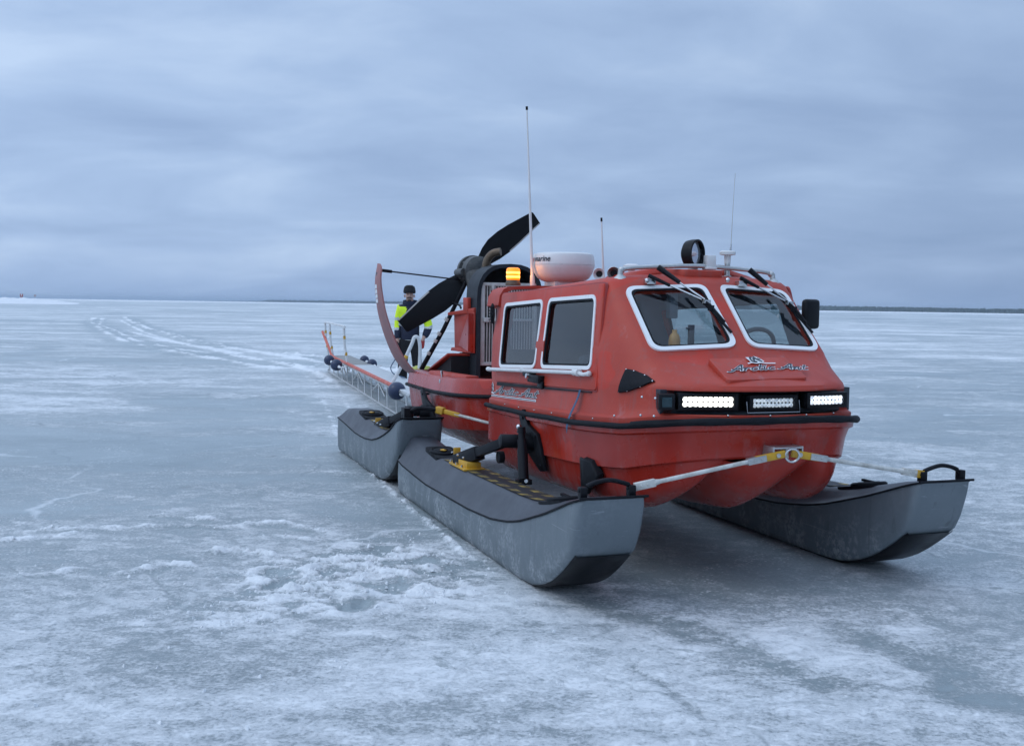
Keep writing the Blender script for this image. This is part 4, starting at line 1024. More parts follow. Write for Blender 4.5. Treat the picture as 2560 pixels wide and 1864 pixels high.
# radar dome
rc = Vector((-2.86, -.068, 1.683)); d = MB()
d.lathe([(.140, 0), (.165, .008), (.195, .028), (.218, .062), (.231, .098), (.236, .114), (.2365, .121)], rc, (0, 0, 1), 48)
d.lathe([(.233, .1215), (.233, .1245)], rc, (0, 0, 1), 48)
d.lathe([(.2365, .125), (.2365, .135), (.231, .185), (.222, .205), (.19, .216), (.10, .221), (.001, .222)], rc, (0, 0, 1), 48)
radar = d.build('radar_dome', 'white', craft, ang=30)
MB().box(rc + Vector((0, .02, -.019)), (.22, .26, .04)).build('radar_base', 'white', radar, bevel=.006)
def lettering(txt, size, place, name, mat, parent):
    cu = bpy.data.curves.new('t', 'FONT'); cu.body = txt; cu.size = size; cu.fill_mode = 'FRONT'; cu.offset = size * .018; cu.resolution_u = 3
    o = bpy.data.objects.new('t', cu); COL.objects.link(o); bpy.context.view_layer.update()
    me = bpy.data.meshes.new_from_object(o.evaluated_get(bpy.context.evaluated_depsgraph_get())); bpy.data.objects.remove(o)
    bm = bmesh.new(); bm.from_mesh(me); bmesh.ops.triangulate(bm, faces=bm.faces)
    bmesh.ops.subdivide_edges(bm, edges=[e for e in bm.edges if e.calc_length() > size * .25], cuts=2)
    for v_ in bm.verts: v_.co = place(v_.co.x + .18 * v_.co.y, v_.co.y)
    bm.to_mesh(me); bm.free(); me.materials.append(MT[mat]); me.name = name; q = bpy.data.objects.new(name, me); COL.objects.link(q); q.parent = parent; return q
cam_v = Vector((4.675, -3.148, 0)); a0 = math.atan2(cam_v.y - rc.y, cam_v.x - rc.x)
def place_r(u, v):
    th = a0 + (u - .262) / .236; rr__ = .2368 - .0045 * max(0, v) / .05; return Vector((rc.x + rr__ * math.cos(th) * 1.0035, rc.y + rr__ * math.sin(th) * 1.0035, rc.z + .147 + v))
lettering('Ray', .058, lambda u, v: place_r(u - .098, v), 'lettering', 'darkred', radar)
lettering('marine', .058, lambda u, v: place_r(u, v), 'lettering', 'decalb', radar)
# beacons
def beacon(p, s=1.0):
    p = Vector(p); b = MB(); b.lathe([(.056, 0), (.058, .012), (.050, .030), (.048, .04)], p, (0, 0, 1), 24); o = b.build('beacon', 'brown', craft)
    l = MB(); l.lathe([(.047, .04), (.050, .045), (.050, .115), (.045, .126), (.034, .131), (.001, .132)], p, (0, 0, 1), 24); l.build('lens', 'amber', o)
    h = MB()
    for z in (.064, .094): h.lathe([(.0495, z - .009), (.0512, z - .004), (.0512, z + .004), (.0495, z + .009)], p, (0, 0, 1), 24, caps=False)
    h.build('flash_ring', 'amberhot', o)
    if not s: return o
    ld = bpy.data.lights.new('beacon_glow', 'POINT'); ld.energy = .26 * s; ld.color = (1, .36, .06); ld.shadow_soft_size = .025; lo = bpy.data.objects.new('beacon_glow', ld); COL.objects.link(lo); lo.parent = o; lo.location = p + Vector((.035, .075, .09))
    return o
beacon((-2.86, -.468, 1.648)); 
# antennas
def antenna(base, tip, r0_, r1_, mat, cap=True, sp=None):
    base, tip = Vector(base), Vector(tip); d = tip - base; a = MB(); a.tube([base, base + d * .06], [r0_ * 1.7, r0_ * 1.3], 12); a.tube([base + d * .05, base + d * .5, tip], [r0_, (r0_ + r1_) / 2, r1_], 10)
    o = a.build('antenna', mat, craft)
    if cap: MB().cyl(tip - d.normalized() * .005, tip + d.normalized() * .02, r1_ * 1.5, n=10).build('tip_cap', 'black', o)
    return o
antenna((-2.85, -.316, 1.648), (-2.85, -.384, 2.94), .0125, .006, 'white')['label'] = 'tall thick white whip with black tip'
antenna((-1.80, -.215, 1.675), (-1.80, -.238, 2.06), .009, .0045, 'white')['label'] = 'short white whip with black tip'
o = antenna((-.95, .203, 1.69), (-.95, .203, 1.79), .016, .016, 'alu', False)
m = MB(); m.lathe([(.018, .0), (.020, .05), (.046, .054), (.048, .070), (.040, .078), (.001, .080)], (-.95, .203, 1.765), (0, 0, 1), 24); m.build('receiver', 'white', o)
m = MB(); m.cyl((-.95, .222, 1.84), (-.95, .224, 1.885), .007, .004, n=8); m.build('spring', 'steel', o)
m = MB(); m.tube([(-.95, .224, 1.88), (-.95, .230, 2.1), (-.95, .239, 2.30)], [.0028, .0022, .0016], 6); m.build('whip', 'alu', o)
m = MB(); m.lathe([(.022, 0), (.022, .055), (.052, .06), (.052, .075), (.03, .086), (.001, .087)], (-1.55, -.135, 1.690), (0, 0, 1), 24); m.build('receiver', 'white', craft)
# spotlight
sc_ = Vector((-1.0, .0, 1.822)); ax = Vector((.86, .50, .0)).normalized(); s = MB()
s.lathe([(.050, -.055), (.078, -.035), (.084, .0), (.084, .032), (.074, .034), (.0725, .012), (.068, .0)], sc_, ax, 32, caps=False); s.lathe([(.050, -.054), (.001, -.058)], sc_, ax, 32)
spo = s.build('spotlight', 'blackgloss', craft)
s = MB(); s.lathe([(.073, .012), (.055, -.008), (.03, -.02), (.001, -.024)], sc_, ax, 28); s.build('reflector', 'mirrorglass', spo)
s = MB(); s.lathe([(.0735, .018), (.04, .024), (.001, .026)], sc_, ax, 28); s.build('lens', 'lamp glass', spo)
s = MB(); s.cyl((-1.0, 0, 1.70), (-1.0, 0, 1.745), .03, n=14); s.box((-.935, .075, 1.775), (.045, .062, .075)); s.box((-.93, .072, 1.735), (.05, .075, .016)); s.build('mount', 'white', spo, bevel=.005)
# horns
for x, y, r_, mt in ((-1.34, -.455, .036, 'white'), (-1.17, -.435, .040, 'alu')):
    hz = 1.70; h = MB(); p = Vector((x, y, hz)); ax = Vector((.86, -.5, 0)); h.lathe([(.010, -.16), (.010, -.06), (.018, -.025), (r_ * .8, -.006), (r_, .004), (r_ * .95, .006), (r_ * .55, -.02), (.006, -.05)], p, ax, 20, caps=False); h.cyl(p - ax * .1, p - ax * .1 - Vector((0, 0, .045)), .012, n=8); ho = h.build('horn', mt, craft)
    MB().lathe([(r_ * .55, -.019), (.001, -.0195)], p, ax, 16).build('throat', 'dark', ho)
# wipers
for sg, yb in ((-1, -.372), (1, .205)):
    w = MB(); base = wpt(yb, 1.632) + wn * .02; w.box(base, (.05, .055, .03)); w.cyl(base, base + wn * .03, .014, n=10); wo = w.build('wiper', 'steel', craft, bevel=.003)
    arm = MB(); e = wpt(yb + .255, 1.505) + wn * .045
    b0 = base + wn * .032; a1 = b0.lerp(e, .34); arm.tube([b0 + Vector((0, -.02, .01)), a1], [.012, .009], 8); b1 = base + wn * .05 + Vector((-.03, .05, .045)); arm.tube([b1, b1.lerp(e, .45)], [.017, .012], 8); arm.build('arm_cover', 'blackmetal', wo)
    arm = MB(); arm.tube([a1, e], .006, 6); arm.tube([b1.lerp(e, .45), e + Vector((0, -.01, .012))], .005, 6); arm.box(e, (.03, .04, .02)); arm.build('arm', 'steel', wo)
    bl = MB(); p0, p1 = wpt(yb + .20, 1.585) + wn * .028, wpt(yb + .325, 1.355) + wn * .022
    bl.tube([p0, p0.lerp(p1, .5) + wn * .012, p1], .008, 6); bl.tube([p0.lerp(p1, .15) + wn * .018, p0.lerp(p1, .5) + wn * .03, p0.lerp(p1, .82) + wn * .018], .007, 6); bl.box(p0.lerp(p1, .5) + wn * .02, (.03, .025, .03)); bl.build('blade', 'black', wo)
# mirror, port side
m = MB(); m.box((-.70, .620, 1.476), (.05, .125, .175), Matrix.Rotation(R(14), 3, 'Z')); mo = m.build('wing_mirror', 'blackgloss', craft, bevel=.022, seg=3)
MB().tube([(-.74, .55, 1.47), (-.72, .58, 1.46), (-.70, .60, 1.46)], .012, 8).build('mirror_arm', 'blackmetal', mo)
# rivets and nav-light studs on the bow
rv = MB()
for y in (-.48, -.36): pass
for p in ((-.17, -.66, .955), (-.24, -.70, .953), (-.17, -.655, 1.045), (-.25, -.69, 1.045), (-.5, -.725, .925)): rv.ball(p, .007, 8, 6)
for xx in (-.75, -1.05, -1.35, -1.65, -1.95, -2.25):
    q_ = hit_side(-1, xx, rubz(xx) + .022)[0]; rv.ball(q_, .0055, 8, 6)
for yy in (-.30, -.08, .14, .34): rv.ball(hitp((2, yy, rubz(0) + .020), (-1, 0, 0))[0], .0055, 8, 6)
rv.ball((-.80, -.40, 1.652), .014, 10, 8); rv.ball((-.77, .10, 1.665), .014, 10, 8)
rv.each('rivet', 'steel', cabin)
# ------------------------------------------------------------------ cabin interior
f = MB(); f.prism([Vector((x * .985 + -.01, y * .95, .86)) for x, y in outline(-.10, .14, .5, .68, -.55, -2.70)] + [Vector((x * .985 - .01, -y * .95, .86)) for x, y in outline(-.10, .14, .5, .68, -.55, -2.70)[::-1]], [Vector((x * .985 - .01, y * .95, .88)) for x, y in outline(-.10, .14, .5, .68, -.55, -2.70)] + [Vector((x * .985 - .01, -y * .95, .88)) for x, y in outline(-.10, .14, .5, .68, -.55, -2.70)[::-1]])
f.build('cabin_floor', 'interdark', craft)
ds = MB(); ds.box((-.53, 0, 1.165), (.22, .92, .11)); ds.box((-.62, -.40, 1.245), (.10, .22, .07)); ds.build('dashboard', 'interdark', craft, bevel=.015)
sw = MB(); u_, w_ = Vector((0, 1, 0)), Vector((.5, 0, .86)); cS = Vector((-.74, .25, 1.262)); sw.tube(arc(cS, .145, 0, 2 * math.pi, 32, u_, w_), .013, 8); sw.ball(cS + Vector((.03, 0, -.02)), .04)
for t in (0, 2.1, 4.2): sw.cyl(cS + Vector((.03, 0, -.02)), cS + (u_ * math.cos(t) + w_ * math.sin(t)) * .14, .01, n=6)
sw.build('steering_wheel', 'interdark', craft)
for y in (-.30, .30):
    st = MB(); st.box((-1.25, y, .95), (.42, .42, .12)); st.box((-1.47, y, 1.07), (.10, .42, .26), Matrix.Rotation(R(-10), 3, 'Y')); st.build('seat', 'interior', craft, bevel=.03)
st = MB(); st.box((-2.3, 0, 1.0), (.5, 1.1, .2)); st.build('rear_bench', 'interior', craft, bevel=.03)
hs = MB(); hs.box((-.56, -.245, 1.31), (.02, .034, .20)); hs.box((-.56, -.265, 1.39), (.02, .02, .010)); hs.build('handset', 'interdark', craft, bevel=.004)
hs = MB(); hs.box((-.90, -.185, 1.525), (.05, .055, .17)); hs.box((-.90, -.28, 1.615), (.05, .16, .02)); hs.build('overhead_console', 'interior', craft, bevel=.008)

# ------------------------------------------------------------------ rear unit
def rear_hull():
    def ol(f, k=1):
        P = []
        xb, xs_ = -3.02, -5.26
        for i in range(13):
            t = i / 12; P.append((xb - .0 - .62 * (1 - math.cos(t * math.pi / 2)), f * math.sin(t * math.pi / 2) ** .8))
        for i in range(1, 11):
            t = i / 10; P.append((xb - .62 + (xs_ - xb + .62) * t, f - .04 * t * t))
        for i in range(1, 7): P.append((xs_, (f - .04) * (1 - i / 6)))
        return P
    sz = lambda x: interp(x, [(-5.3, .742), (-4.2, .755), (-3.5, .782), (-3.0, .80)])
    lv = []
    for f, dz in ((.655, .135), (.672, .130), (.685, .11), (.70, .02), (.706, 0), (.70, -.018), (.685, -.03), (.665, -.18), (.64, -.27)):
        lv.append(ring_from(ol(f), lambda x, y, dz=dz: sz(x) + dz if dz > -.2 else interp(x, [(-5.3, .44), (-4, .46), (-3, .55)])))
    mb = MB(); mb.loft(lv, True, False, False)
    base = ol(.64); rows = []
    hy_ = lambda x: float(np.interp(-x, [-p[0] for p in base[:23]], [p[1] for p in base[:23]]))
    for x in (-3.0201, -3.03, -3.06, -3.1, -3.18, -3.28, -3.4, -3.55, -3.7, -3.9, -4.2, -4.6, -5.0, -5.2, -5.26):
        hy = max(hy_(x), .001); row = []; run = -3.02 - x; sw_ = math.sqrt(max(0, 1 - (1 - min(1, run / .9)) ** 2)); zc = interp(x, [(-5.3, .44), (-4, .46), (-3, .55)])
        for j in range(31):
            y = -hy + 2 * hy * j / 30; t = abs(y) / hy; row.append(Vector((x, y, zc - .26 * sw_ * (1 - t ** 1.7))))
        rows.append(row)
    mb.loft(rows, False, False, False)
    a = rows[-1]; mb.add(a + [Vector((-5.26, p.y, .44)) for p in a], [(j, j + 1, 31 + j + 1, 31 + j) for j in range(30)])
    # deck
    top = lv[0]; n = len(top); ins = [Vector((p.x * .97 - .125, p.y * .86, p.z + .0)) for p in top]; dn = [Vector((p.x, p.y, .72)) for p in ins]
    mb.loft([top, ins, dn], True, False, True)
    o = mb.build('rear_hull', 'hull', craft, ang=34)
    r_ = MB(); h = ol(.712); path = [(x, -y) for x, y in h[:24][::-1]] + h[1:24]; r_.tube([Vector((x, y, sz(x) + .0)) for x, y in path], .016, 8); r_.build('rub_rail', 'black', o)
    return o
rh = rear_hull()
c = MB(); c.prism([Vector(p) for p in ((-3.55, -.62, .895), (-4.62, -.64, .876), (-4.62, -.53, .876), (-3.55, -.50, .895))], [Vector(p) for p in ((-3.55, -.61, .93), (-4.60, -.63, .912), (-4.60, -.53, .912), (-3.55, -.50, .93))]); c.build('locker_lid', 'cabin', rh, bevel=.01)
c = MB(); c.box((-4.05, -.665, .895), (.018, .018, .10), Matrix.Rotation(R(8), 3, 'X')); c.box((-4.05, -.68, .855), (.03, .02, .03)); c.build('latch', 'steel', rh, bevel=.002)
# hinged engine hatch, propped up aft, with a black block standing in for the shade inside
c = MB(); A = [(-5.20, -.56, .872), (-4.45, -.56, .985), (-4.40, -.48, 1.03), (-5.20, -.48, .885)]
c.prism([Vector((-5.22, -.48, .862)), Vector((-5.22, .48, .862)), Vector((-4.55, .48, 1.045)), Vector((-4.55, -.48, 1.045))], [Vector((-5.22, -.48, .885)), Vector((-5.22, .48, .885)), Vector((-4.55, .48, 1.068)), Vector((-4.55, -.48, 1.068))]); c.build('engine_hatch', 'cabin', rh, bevel=.006)
c = MB(); c.prism([Vector((-5.15, -.44, .86)), Vector((-4.56, -.44, .86)), Vector((-4.56, -.44, 1.04))], [Vector((-5.15, .44, .86)), Vector((-4.56, .44, .86)), Vector((-4.56, .44, 1.04))]); c.build('hatch_shade_block', 'dark', rh)
# radiator in its arched shroud
xr, yc = -4.47, .045
def arch(hw, z0, z1, rr_, n=14):
    P = [(-hw, z0)]
    for i in range(n + 1):
        t = math.pi - math.pi * i / n; e = 2.6
        P.append((hw * math.copysign(abs(math.cos(t)) ** (2 / e), math.cos(t)), z1 - rr_ + rr_ * abs(math.sin(t)) ** (2 / e)))
    return P + [(hw, z0)]
oA = arch(.31, .86, 1.868, .33); iA = arch(.272, .86, 1.835, .28)
sh = MB(); n = len(oA)
ring = lambda A, x, s=1: [Vector((x, yc + y * s, z)) for y, z in A]
sh.loft([ring(oA, xr + .10), ring(oA, xr - .22), ring(iA, xr - .22), ring(iA, xr + .10), ring(oA, xr + .10)], False, False, False)
sho = sh.build('radiator_shroud', 'shroud', craft, ang=40, bevel=0)
k = MB(); k.prism(ring(iA, xr - .16, .999), ring(iA, xr - .18, .999)); k.build('shroud_panel', 'dark', sho)
g = MB(); zt, zb, hw = 1.685, .98, .250
g.box((xr + .06, yc, zt), (.04, hw * 2 + .03, .03)); g.box((xr + .06, yc - hw, (zt + zb) / 2), (.04, .034, zt - zb)); g.box((xr + .06, yc + hw, (zt + zb) / 2), (.04, .034, zt - zb)); g.box((xr + .06, yc, zb), (.04, hw * 2 + .03, .03))
g.box((xr + .09, yc - hw + .09, zt - .03), (.02, .026, .05)); g.box((xr + .09, yc - hw + .03, 1.37), (.03, .05, .04)); g.box((xr + .09, yc, 1.37), (.02, .42, .022))
go = g.build('radiator', 'grillew', craft, bevel=.003)
g = MB()
for i in range(19): g.box((xr + .06, yc - hw + .022 + i * (2 * hw - .044) / 18, (zt + zb) / 2), (.022, .0085, zt - zb - .02))
g.build('grille', 'grillew', go)
MB().box((xr + .02, yc, (zt + zb) / 2), (.03, hw * 2, zt - zb)).build('core', 'dark', go)
# red air box behind the shroud
AB = lambda *P: [Vector(p) for p in P]
ab = MB(); ab.prism(AB((-4.38, -.272, 1.435), (-5.00, -.272, 1.415), (-5.00, -.262, 1.10), (-4.38, -.272, 1.075)), AB((-4.38, -.288, 1.435), (-5.00, -.288, 1.415), (-5.00, -.278, 1.10), (-4.38, -.288, 1.075)))
ab.prism(AB((-4.72, -.27, 1.43), (-5.00, -.27, 1.41), (-5.00, -.26, 1.10), (-4.72, -.26, 1.08)), AB((-4.72, .32, 1.43), (-5.00, .34, 1.41), (-5.00, .33, 1.10), (-4.72, .32, 1.08)))
ab.prism(AB((-4.40, -.285, 1.43), (-5.05, -.335, 1.40), (-5.05, -.335, 1.425), (-4.40, -.285, 1.475)), AB((-4.40, -.25, 1.43), (-5.05, -.25, 1.40), (-5.05, -.25, 1.425), (-4.40, -.25, 1.475)))
ab.prism(AB((-4.40, -.31, 1.075), (-5.03, -.31, 1.07), (-5.03, -.30, 1.10), (-4.40, -.30, 1.12)), AB((-4.40, -.25, 1.075), (-5.03, -.25, 1.07), (-5.03, -.25, 1.10), (-4.40, -.25, 1.12)))
abo = ab.build('air_box', 'cabin', craft, bevel=.004)
ab = MB(); ab.prism(AB((-4.39, -.290, 1.425), (-4.80, -.290, 1.13), (-4.39, -.290, 1.09)), AB((-4.39, -.335, 1.425), (-4.80, -.300, 1.13), (-4.39, -.335, 1.09))); ab.build('gusset', 'hull', abo)
MB().box((-4.60, -.285, 1.50), (.14, .035, .13)).build('filler_box', 'cabin', abo, bevel=.008)
# engine below and gearbox to the prop
en = MB(); en.box((-4.85, -.02, .90), (.5, .36, .30)); en.cyl((-4.72, -.20, .80), (-4.72, -.19, 1.07), .06); en.cyl((-4.86, -.22, .80), (-4.86, -.21, 1.05), .04)
for i in range(5): en.cyl((-4.66 - i * .09, -.24, .95), (-4.66 - i * .09, -.16, 1.06), .025, n=10)
en.tube(smoothpath([(-4.62, -.20, .85), (-4.66, -.27, .92), (-4.74, -.28, 1.0), (-4.8, -.24, 1.06)], 4), .022, 8)
en.build('engine', 'engine', craft, bevel=.004)
en = MB(); en.tube([(-4.75, 0, 1.05), (-5.05, 0, 1.5), (-5.15, 0, 1.80)], [.10, .12, .13], 14); en.build('engine_mast', 'engine', craft)
# propeller
pc = Vector((-5.42, .0, 1.83)); 
hb = MB(); hb.lathe([(.10, .30), (.135, .28), (.14, .16), (.11, .15), (.11, .09), (.15, .085), (.15, .03), (.105, .02), (.10, -.06), (.07, -.10), (.001, -.11)], pc, (1, 0, 0), 28)
for i in range(10):
    a = i * math.pi / 5; hb.cyl(pc + Vector((.10, math.cos(a) * .128, math.sin(a) * .128)), pc + Vector((.165, math.cos(a) * .128, math.sin(a) * .128)), .013, n=8)
hb.cyl(pc + Vector((.0, -.13, -.02)), pc + Vector((.22, -.13, -.02)), .04)
prop = hb.build('propeller', 'engine', craft, ang=30)
def blade(ang, tipz):
    d = Vector((0, math.cos(ang), math.sin(ang))); e = Vector((0, -math.sin(ang), math.cos(ang))); ax = Vector((1, 0, 0)); b = MB(); rows = []
    # radius, leading, trailing edge, pitch
    st = [(.07, .045, -.045, 70), (.14, .078, -.070, 52), (.22, .118, -.088, 40), (.32, .142, -.105, 30), (.45, .140, -.112, 23), (.58, .122, -.106, 19), (.70, .098, -.096, 17), (.80, .078, -.088, 15), (.862, .064, -.084, 14), (.872, .050, -.082, 14)]
    for r_, l_, t_, pt in st:
        p = R(pt) * .55; ch_ = e * math.cos(p) + ax * math.sin(p); nn = ch_.cross(d).normalized(); th = .022 * (1 - r_ * .75); c0 = pc + d * r_
        rows.append([c0 + ch_ * l_, c0 + ch_ * (l_ * .5) + nn * th, c0 + ch_ * (t_ * .4) + nn * th * .9, c0 + ch_ * t_, c0 + ch_ * (t_ * .4) - nn * th * .3, c0 + ch_ * (l_ * .5) - nn * th * .4])
    b.loft(rows); o = b.build('blade', 'blackgloss', prop, ang=60)
    # worn metal strip on the outer leading edge
    s_ = MB(); rr2 = []
    for (r_, l_, t_, pt), row in list(zip(st, rows))[4:9]:
        p0 = row[3]; q0 = row[2]; q1 = row[4]; rr2.append([p0 + (p0 - pc) * .004, p0.lerp(q0, .22) + (q0 - q1).normalized() * .002, p0.lerp(q1, .22) - (q0 - q1).normalized() * .002])
    s_.loft(rr2); s_.build('edge_strip', 'grillew', prop)
blade(R(39.5), 0); blade(R(219.5), 0)
# exhaust elbow
ex = MB(); ex.tube(smoothpath([(-4.72, -.075, 1.70), (-4.72, -.075, 1.84), (-4.70, -.06, 1.92), (-4.66, -.02, 1.972), (-4.62, .035, 1.985)], 5), .036, 14); ex.build('exhaust_pipe', 'brown', craft)
ex = MB(); ex.cyl((-4.72, -.075, 1.75), (-4.72, -.075, 1.835), .044); ex.build('exhaust_clamp', 'yellowcover', craft)
# curved guard fins, one each side, standing up from the stern round the propeller
for sg in (-1, 1):
    f = MB(); rows = []
    FP = smoothpath([(.46, .765, 0), (.58, .825, 0), (.68, .905, 0), (.765, 1.03, 0), (.845, 1.22, 0), (.902, 1.41, 0), (.928, 1.58, 0), (.936, 1.73, 0), (.915, 1.875, 0)], 4); nf = len(FP)
    for i, q in enumerate(FP):
        t = i / (nf - 1); tg = (FP[min(i + 1, nf - 1)] - FP[max(i - 1, 0)]).normalized(); nn = Vector((0, sg * tg.y, -tg.x))
        w = (.56 - .38 * t) * (1 if t < .93 else 1 - ((t - .93) / .07) ** 2 * .55); w0 = -5.50 + .06 * t; w1 = w0 + w; y_ = sg * q.x; z = q.y; th = .016
        rows.append([Vector((w0, y_, z)) + nn * th * .4, Vector(((w0 + w1) / 2, y_, z)) + nn * th, Vector((w1, y_, z)) + nn * th * .4, Vector((w1, y_, z)) - nn * th * .4, Vector(((w0 + w1) / 2, y_, z)) - nn * th, Vector((w0, y_, z)) - nn * th * .4])
    f.loft(rows); fo = f.build('guard_fin', 'fin', craft, ang=50)
    st = MB(); rw = []
    y0 = sg * .935
    for k in range(4): st.box((-5.365, sg * (.949 - .0035 * k), 1.66 - k * .045), (.07, .004, .038), Matrix.Rotation(0, 3, 'X'))
    st.build('sticker', 'decalw', fo)
    MB().box((-5.36, sg * .946, 1.775), (.035, .004, .035)).build('sticker', 'decalb', fo)
    rd = MB(); rd.tube([(-5.36, sg * .93, 1.815), (-5.36, sg * .07, 1.735)], .007, 8); rd.cyl((-5.36, sg * .93, 1.815), (-5.36, sg * .80, 1.803), .016, n=10); rd.build('stay_rod', 'blackmetal', craft)
    pl = MB(); pl.tube([(-5.30, sg * .07, 1.74), (-5.44, sg * .26, 1.26), (-5.56, sg * .45, .86)], [.020, .022, .024], 12); po = pl.build('brace_pole', 'blackmetal', craft)
    wr = MB()
    for t in (.42, .58, .66, .80): a, b = Vector((-5.30, sg * .07, 1.74)), Vector((-5.56, sg * .45, .86)); wr.cyl(a.lerp(b, t), a.lerp(b, t + .035), .0245, n=10)
    wr.each('paint_wear', 'paintedrod', po)
hs = MB(); hs.tube(smoothpath([(-5.38, -.19, 1.52), (-5.1, -.22, 1.50), (-4.9, -.26, 1.49), (-4.74, -.30, 1.47)], 4), [.010] * 13, 8); hs.build('hose', 'black', craft)
# linkage between the units and rear float tie rod
for sg in (-1, 1):
    a, b = Vector((-3.50, sg * .80, .655)), Vector((-3.02, sg * .40, .56)); d = (b - a).normalized(); sd_ = d.cross(Vector((0, 0, 1))).normalized(); rot = Matrix((d, sd_, sd_.cross(d))).transposed()
    r_ = MB(); r_.tube([a + d * .1, b], .012, 10); ro_ = r_.build('tie_rod', 'paintedrod', craft)
    y_ = MB(); y_.box(a + d * .07, (.15, .022, .036), rot); y_.box(a + d * -.04, (.07, .05, .055), rot); y_.build('rod_end', 'yellow', ro_, bevel=.006)
    y_ = MB(); y_.tube(smoothpath([(-3.60, sg * 1.06, .625), (-3.58, sg * 1.02, .67), (-3.57, sg * .95, .675), (-3.55, sg * .86, .665)], 4), .018, 8); y_.ball((-3.62, sg * 1.07, .615), .05); y_.box((-3.60, sg * 1.09, .63), (.1, .05, .10)); y_.build('carry_handle', 'blackmetal', ro_)
MB().tube([(-2.7, 0, .62), (-3.1, 0, .62)], .06, 14).build('articulation_joint', 'blackmetal', craft)

# ================================================================== strap and bottle (loose things)
sp_ = [spt(-1, -.965, 1.022, .02), Vector((-.985, -.726, .98)), Vector((-1.0, -.742, .93)), Vector((-1.015, -.765, .865)), Vector((-1.03, -.772, .81)), Vector((-1.035, -.771, .768))]
sb = MB(); P = smoothpath(sp_, 4); A, B = [], []
for i, p in enumerate(P):
    w = .016 * (1 if i < len(P) - 4 else max(.25, (len(P) - i) / 5)); A.append(vw(p + Vector((-w, -.001, 0)))); B.append(vw(p + Vector((w, -.003, .004))))
n = len(P); off = vw(Vector((0, -.002, 0))) - vw(Vector((0, 0, 0)))
sb.add(A + B, [(i, i + 1, n + i + 1, n + i) for i in range(n - 1)]); sb.add([p + off for p in A] + [p + off for p in B], [(i, i + 1, n + i + 1, n + i) for i in range(n - 1)])
tag(sb.build('strap', 'strap', None), 'blue webbing strap hanging out below the side door over the rubber rail', 'strap')
bt = MB(); bp = vw(Vector((-.60, -.325, 1.215))); bt.lathe([(.030, 0), (.033, .01), (.033, .11), (.026, .135), (.014, .15), (.013, .165), (.001, .167)], bp, (0, 0, 1), 20)
tag(bt.build('bottle', 'bottle', None), 'orange bottle standing on the dashboard behind the windscreen', 'bottle')

# ================================================================== SLED behind the craft
def vpt(px, py, z):
    d = cF + cR * ((px - 1280) / FPX) - cU * ((py - 932) / FPX); t = (z - CH) / d.z; return Vector((d.x * t, d.y * t, z))
sF = vpt(968, 1022, 0); sB = vpt(824, 931, 0); ax = (sB - sF); SL = ax.length; ax.normalize(); sa = math.atan2(ax.y, ax.x)
SW, SH = .42, .34
sled = empty('cargo_sled', 'long low aluminium lattice sled on thin runners with deck boards', 'sled', sF, sa)    # local x runs aft, y to starboard of the photo's left
# local frame: x aft, +y = image left; so the far (port) side lies at negative y
def rn(y):
    m = MB(); m.tube(smoothpath([(-2.3, y, .24), (-1.9, y, .08), (-1.4, y, .018), (SL * .5, y, .016), (SL, y, .018), (SL + .12, y, .06)], 6), .018, 8); m.build('runner', 'alu', sled)
rn(0); rn(-SW)
m = MB(); m.tube([(-1.9, 0, SH), (SL, 0, SH)], .024, 8); m.build('side_rail', 'alu', sled)
m = MB(); m.tube([(-1.9, -SW, SH), (SL, -SW, SH)], .024, 8); m.build('side_rail', 'alu', sled)
k = int(SL / .78)
for i in range(-2, k + 1):
    x = SL * i / k
    for y in (0, -SW):
        m = MB(); m.tube([(x + .03, y, SH), (x - .03, y, .02)], .012, 7); m.build('upright', 'alu', sled)
    m = MB(); m.tube([(x, 0, SH - .01), (x, -SW, SH - .01)], .012, 6); m.build('crossbar', 'alu', sled)
for i in (1, 4, 7, 8):
    x = SL * i / k
    if i >= k: continue
    for y in (0, -SW):
        m = MB(); m.tube([(x, y, SH - .03), (x - .62, y, .16)], .015, 6); m.tube([(x, y, SH - .03), (x + .62, y, .16)], .015, 6); m.build('diagonal_brace', 'alu', sled)
for x0, x1, mt in ((-1.8, SL * .56, 'deckpale'), (SL * .56 + .01, SL - .05, 'wood')):
    m = MB(); m.box(((x0 + x1) / 2, -SW / 2, SH + .02), (x1 - x0, SW + .02, .022)); m.build('deck_board', mt, sled, bevel=.004)
m = MB(); m.tube(smoothpath([(-1.0, .045, SH + .05), (SL * .5, .045, SH + .055), (SL * .86, .045, SH + .06), (SL * .93, .05, SH + .16), (SL + .55, .10, SH + .52)], 8), .030, 8); m.build('side_bar', 'orange', sled)
# rear hand frame : three posts and a top bar
for j, (y, x) in enumerate(((.0, SL * 1.03), (.0, SL * .91), (.03, SL * .56))):
    m = MB(); lean = .10; m.tube([(x, y, SH), (x, y + .06, SH + .40), (x, y + .075, SH + .72)], .023, 8); po = m.build('hand_post', 'dirtrail', sled)
    tb_ = MB(); tb_.cyl((x, y + .063, SH + .50), (x, y + .066, SH + .56), .0245, n=10); tb_.cyl((x, y + .03, SH + .20), (x, y + .035, SH + .26), .0245, n=10); tb_.each('tape_band', 'yellow', po)
m = MB(); m.tube(smoothpath([(SL * 1.03, .075, SH + .70), (SL * 1.025, .077, SH + .735), (SL * .91, .08, SH + .74), (SL * .57, .105, SH + .735), (SL * .56, .105, SH + .70)], 4), .023, 8); m.build('top_bar', 'dirtrail', sled)
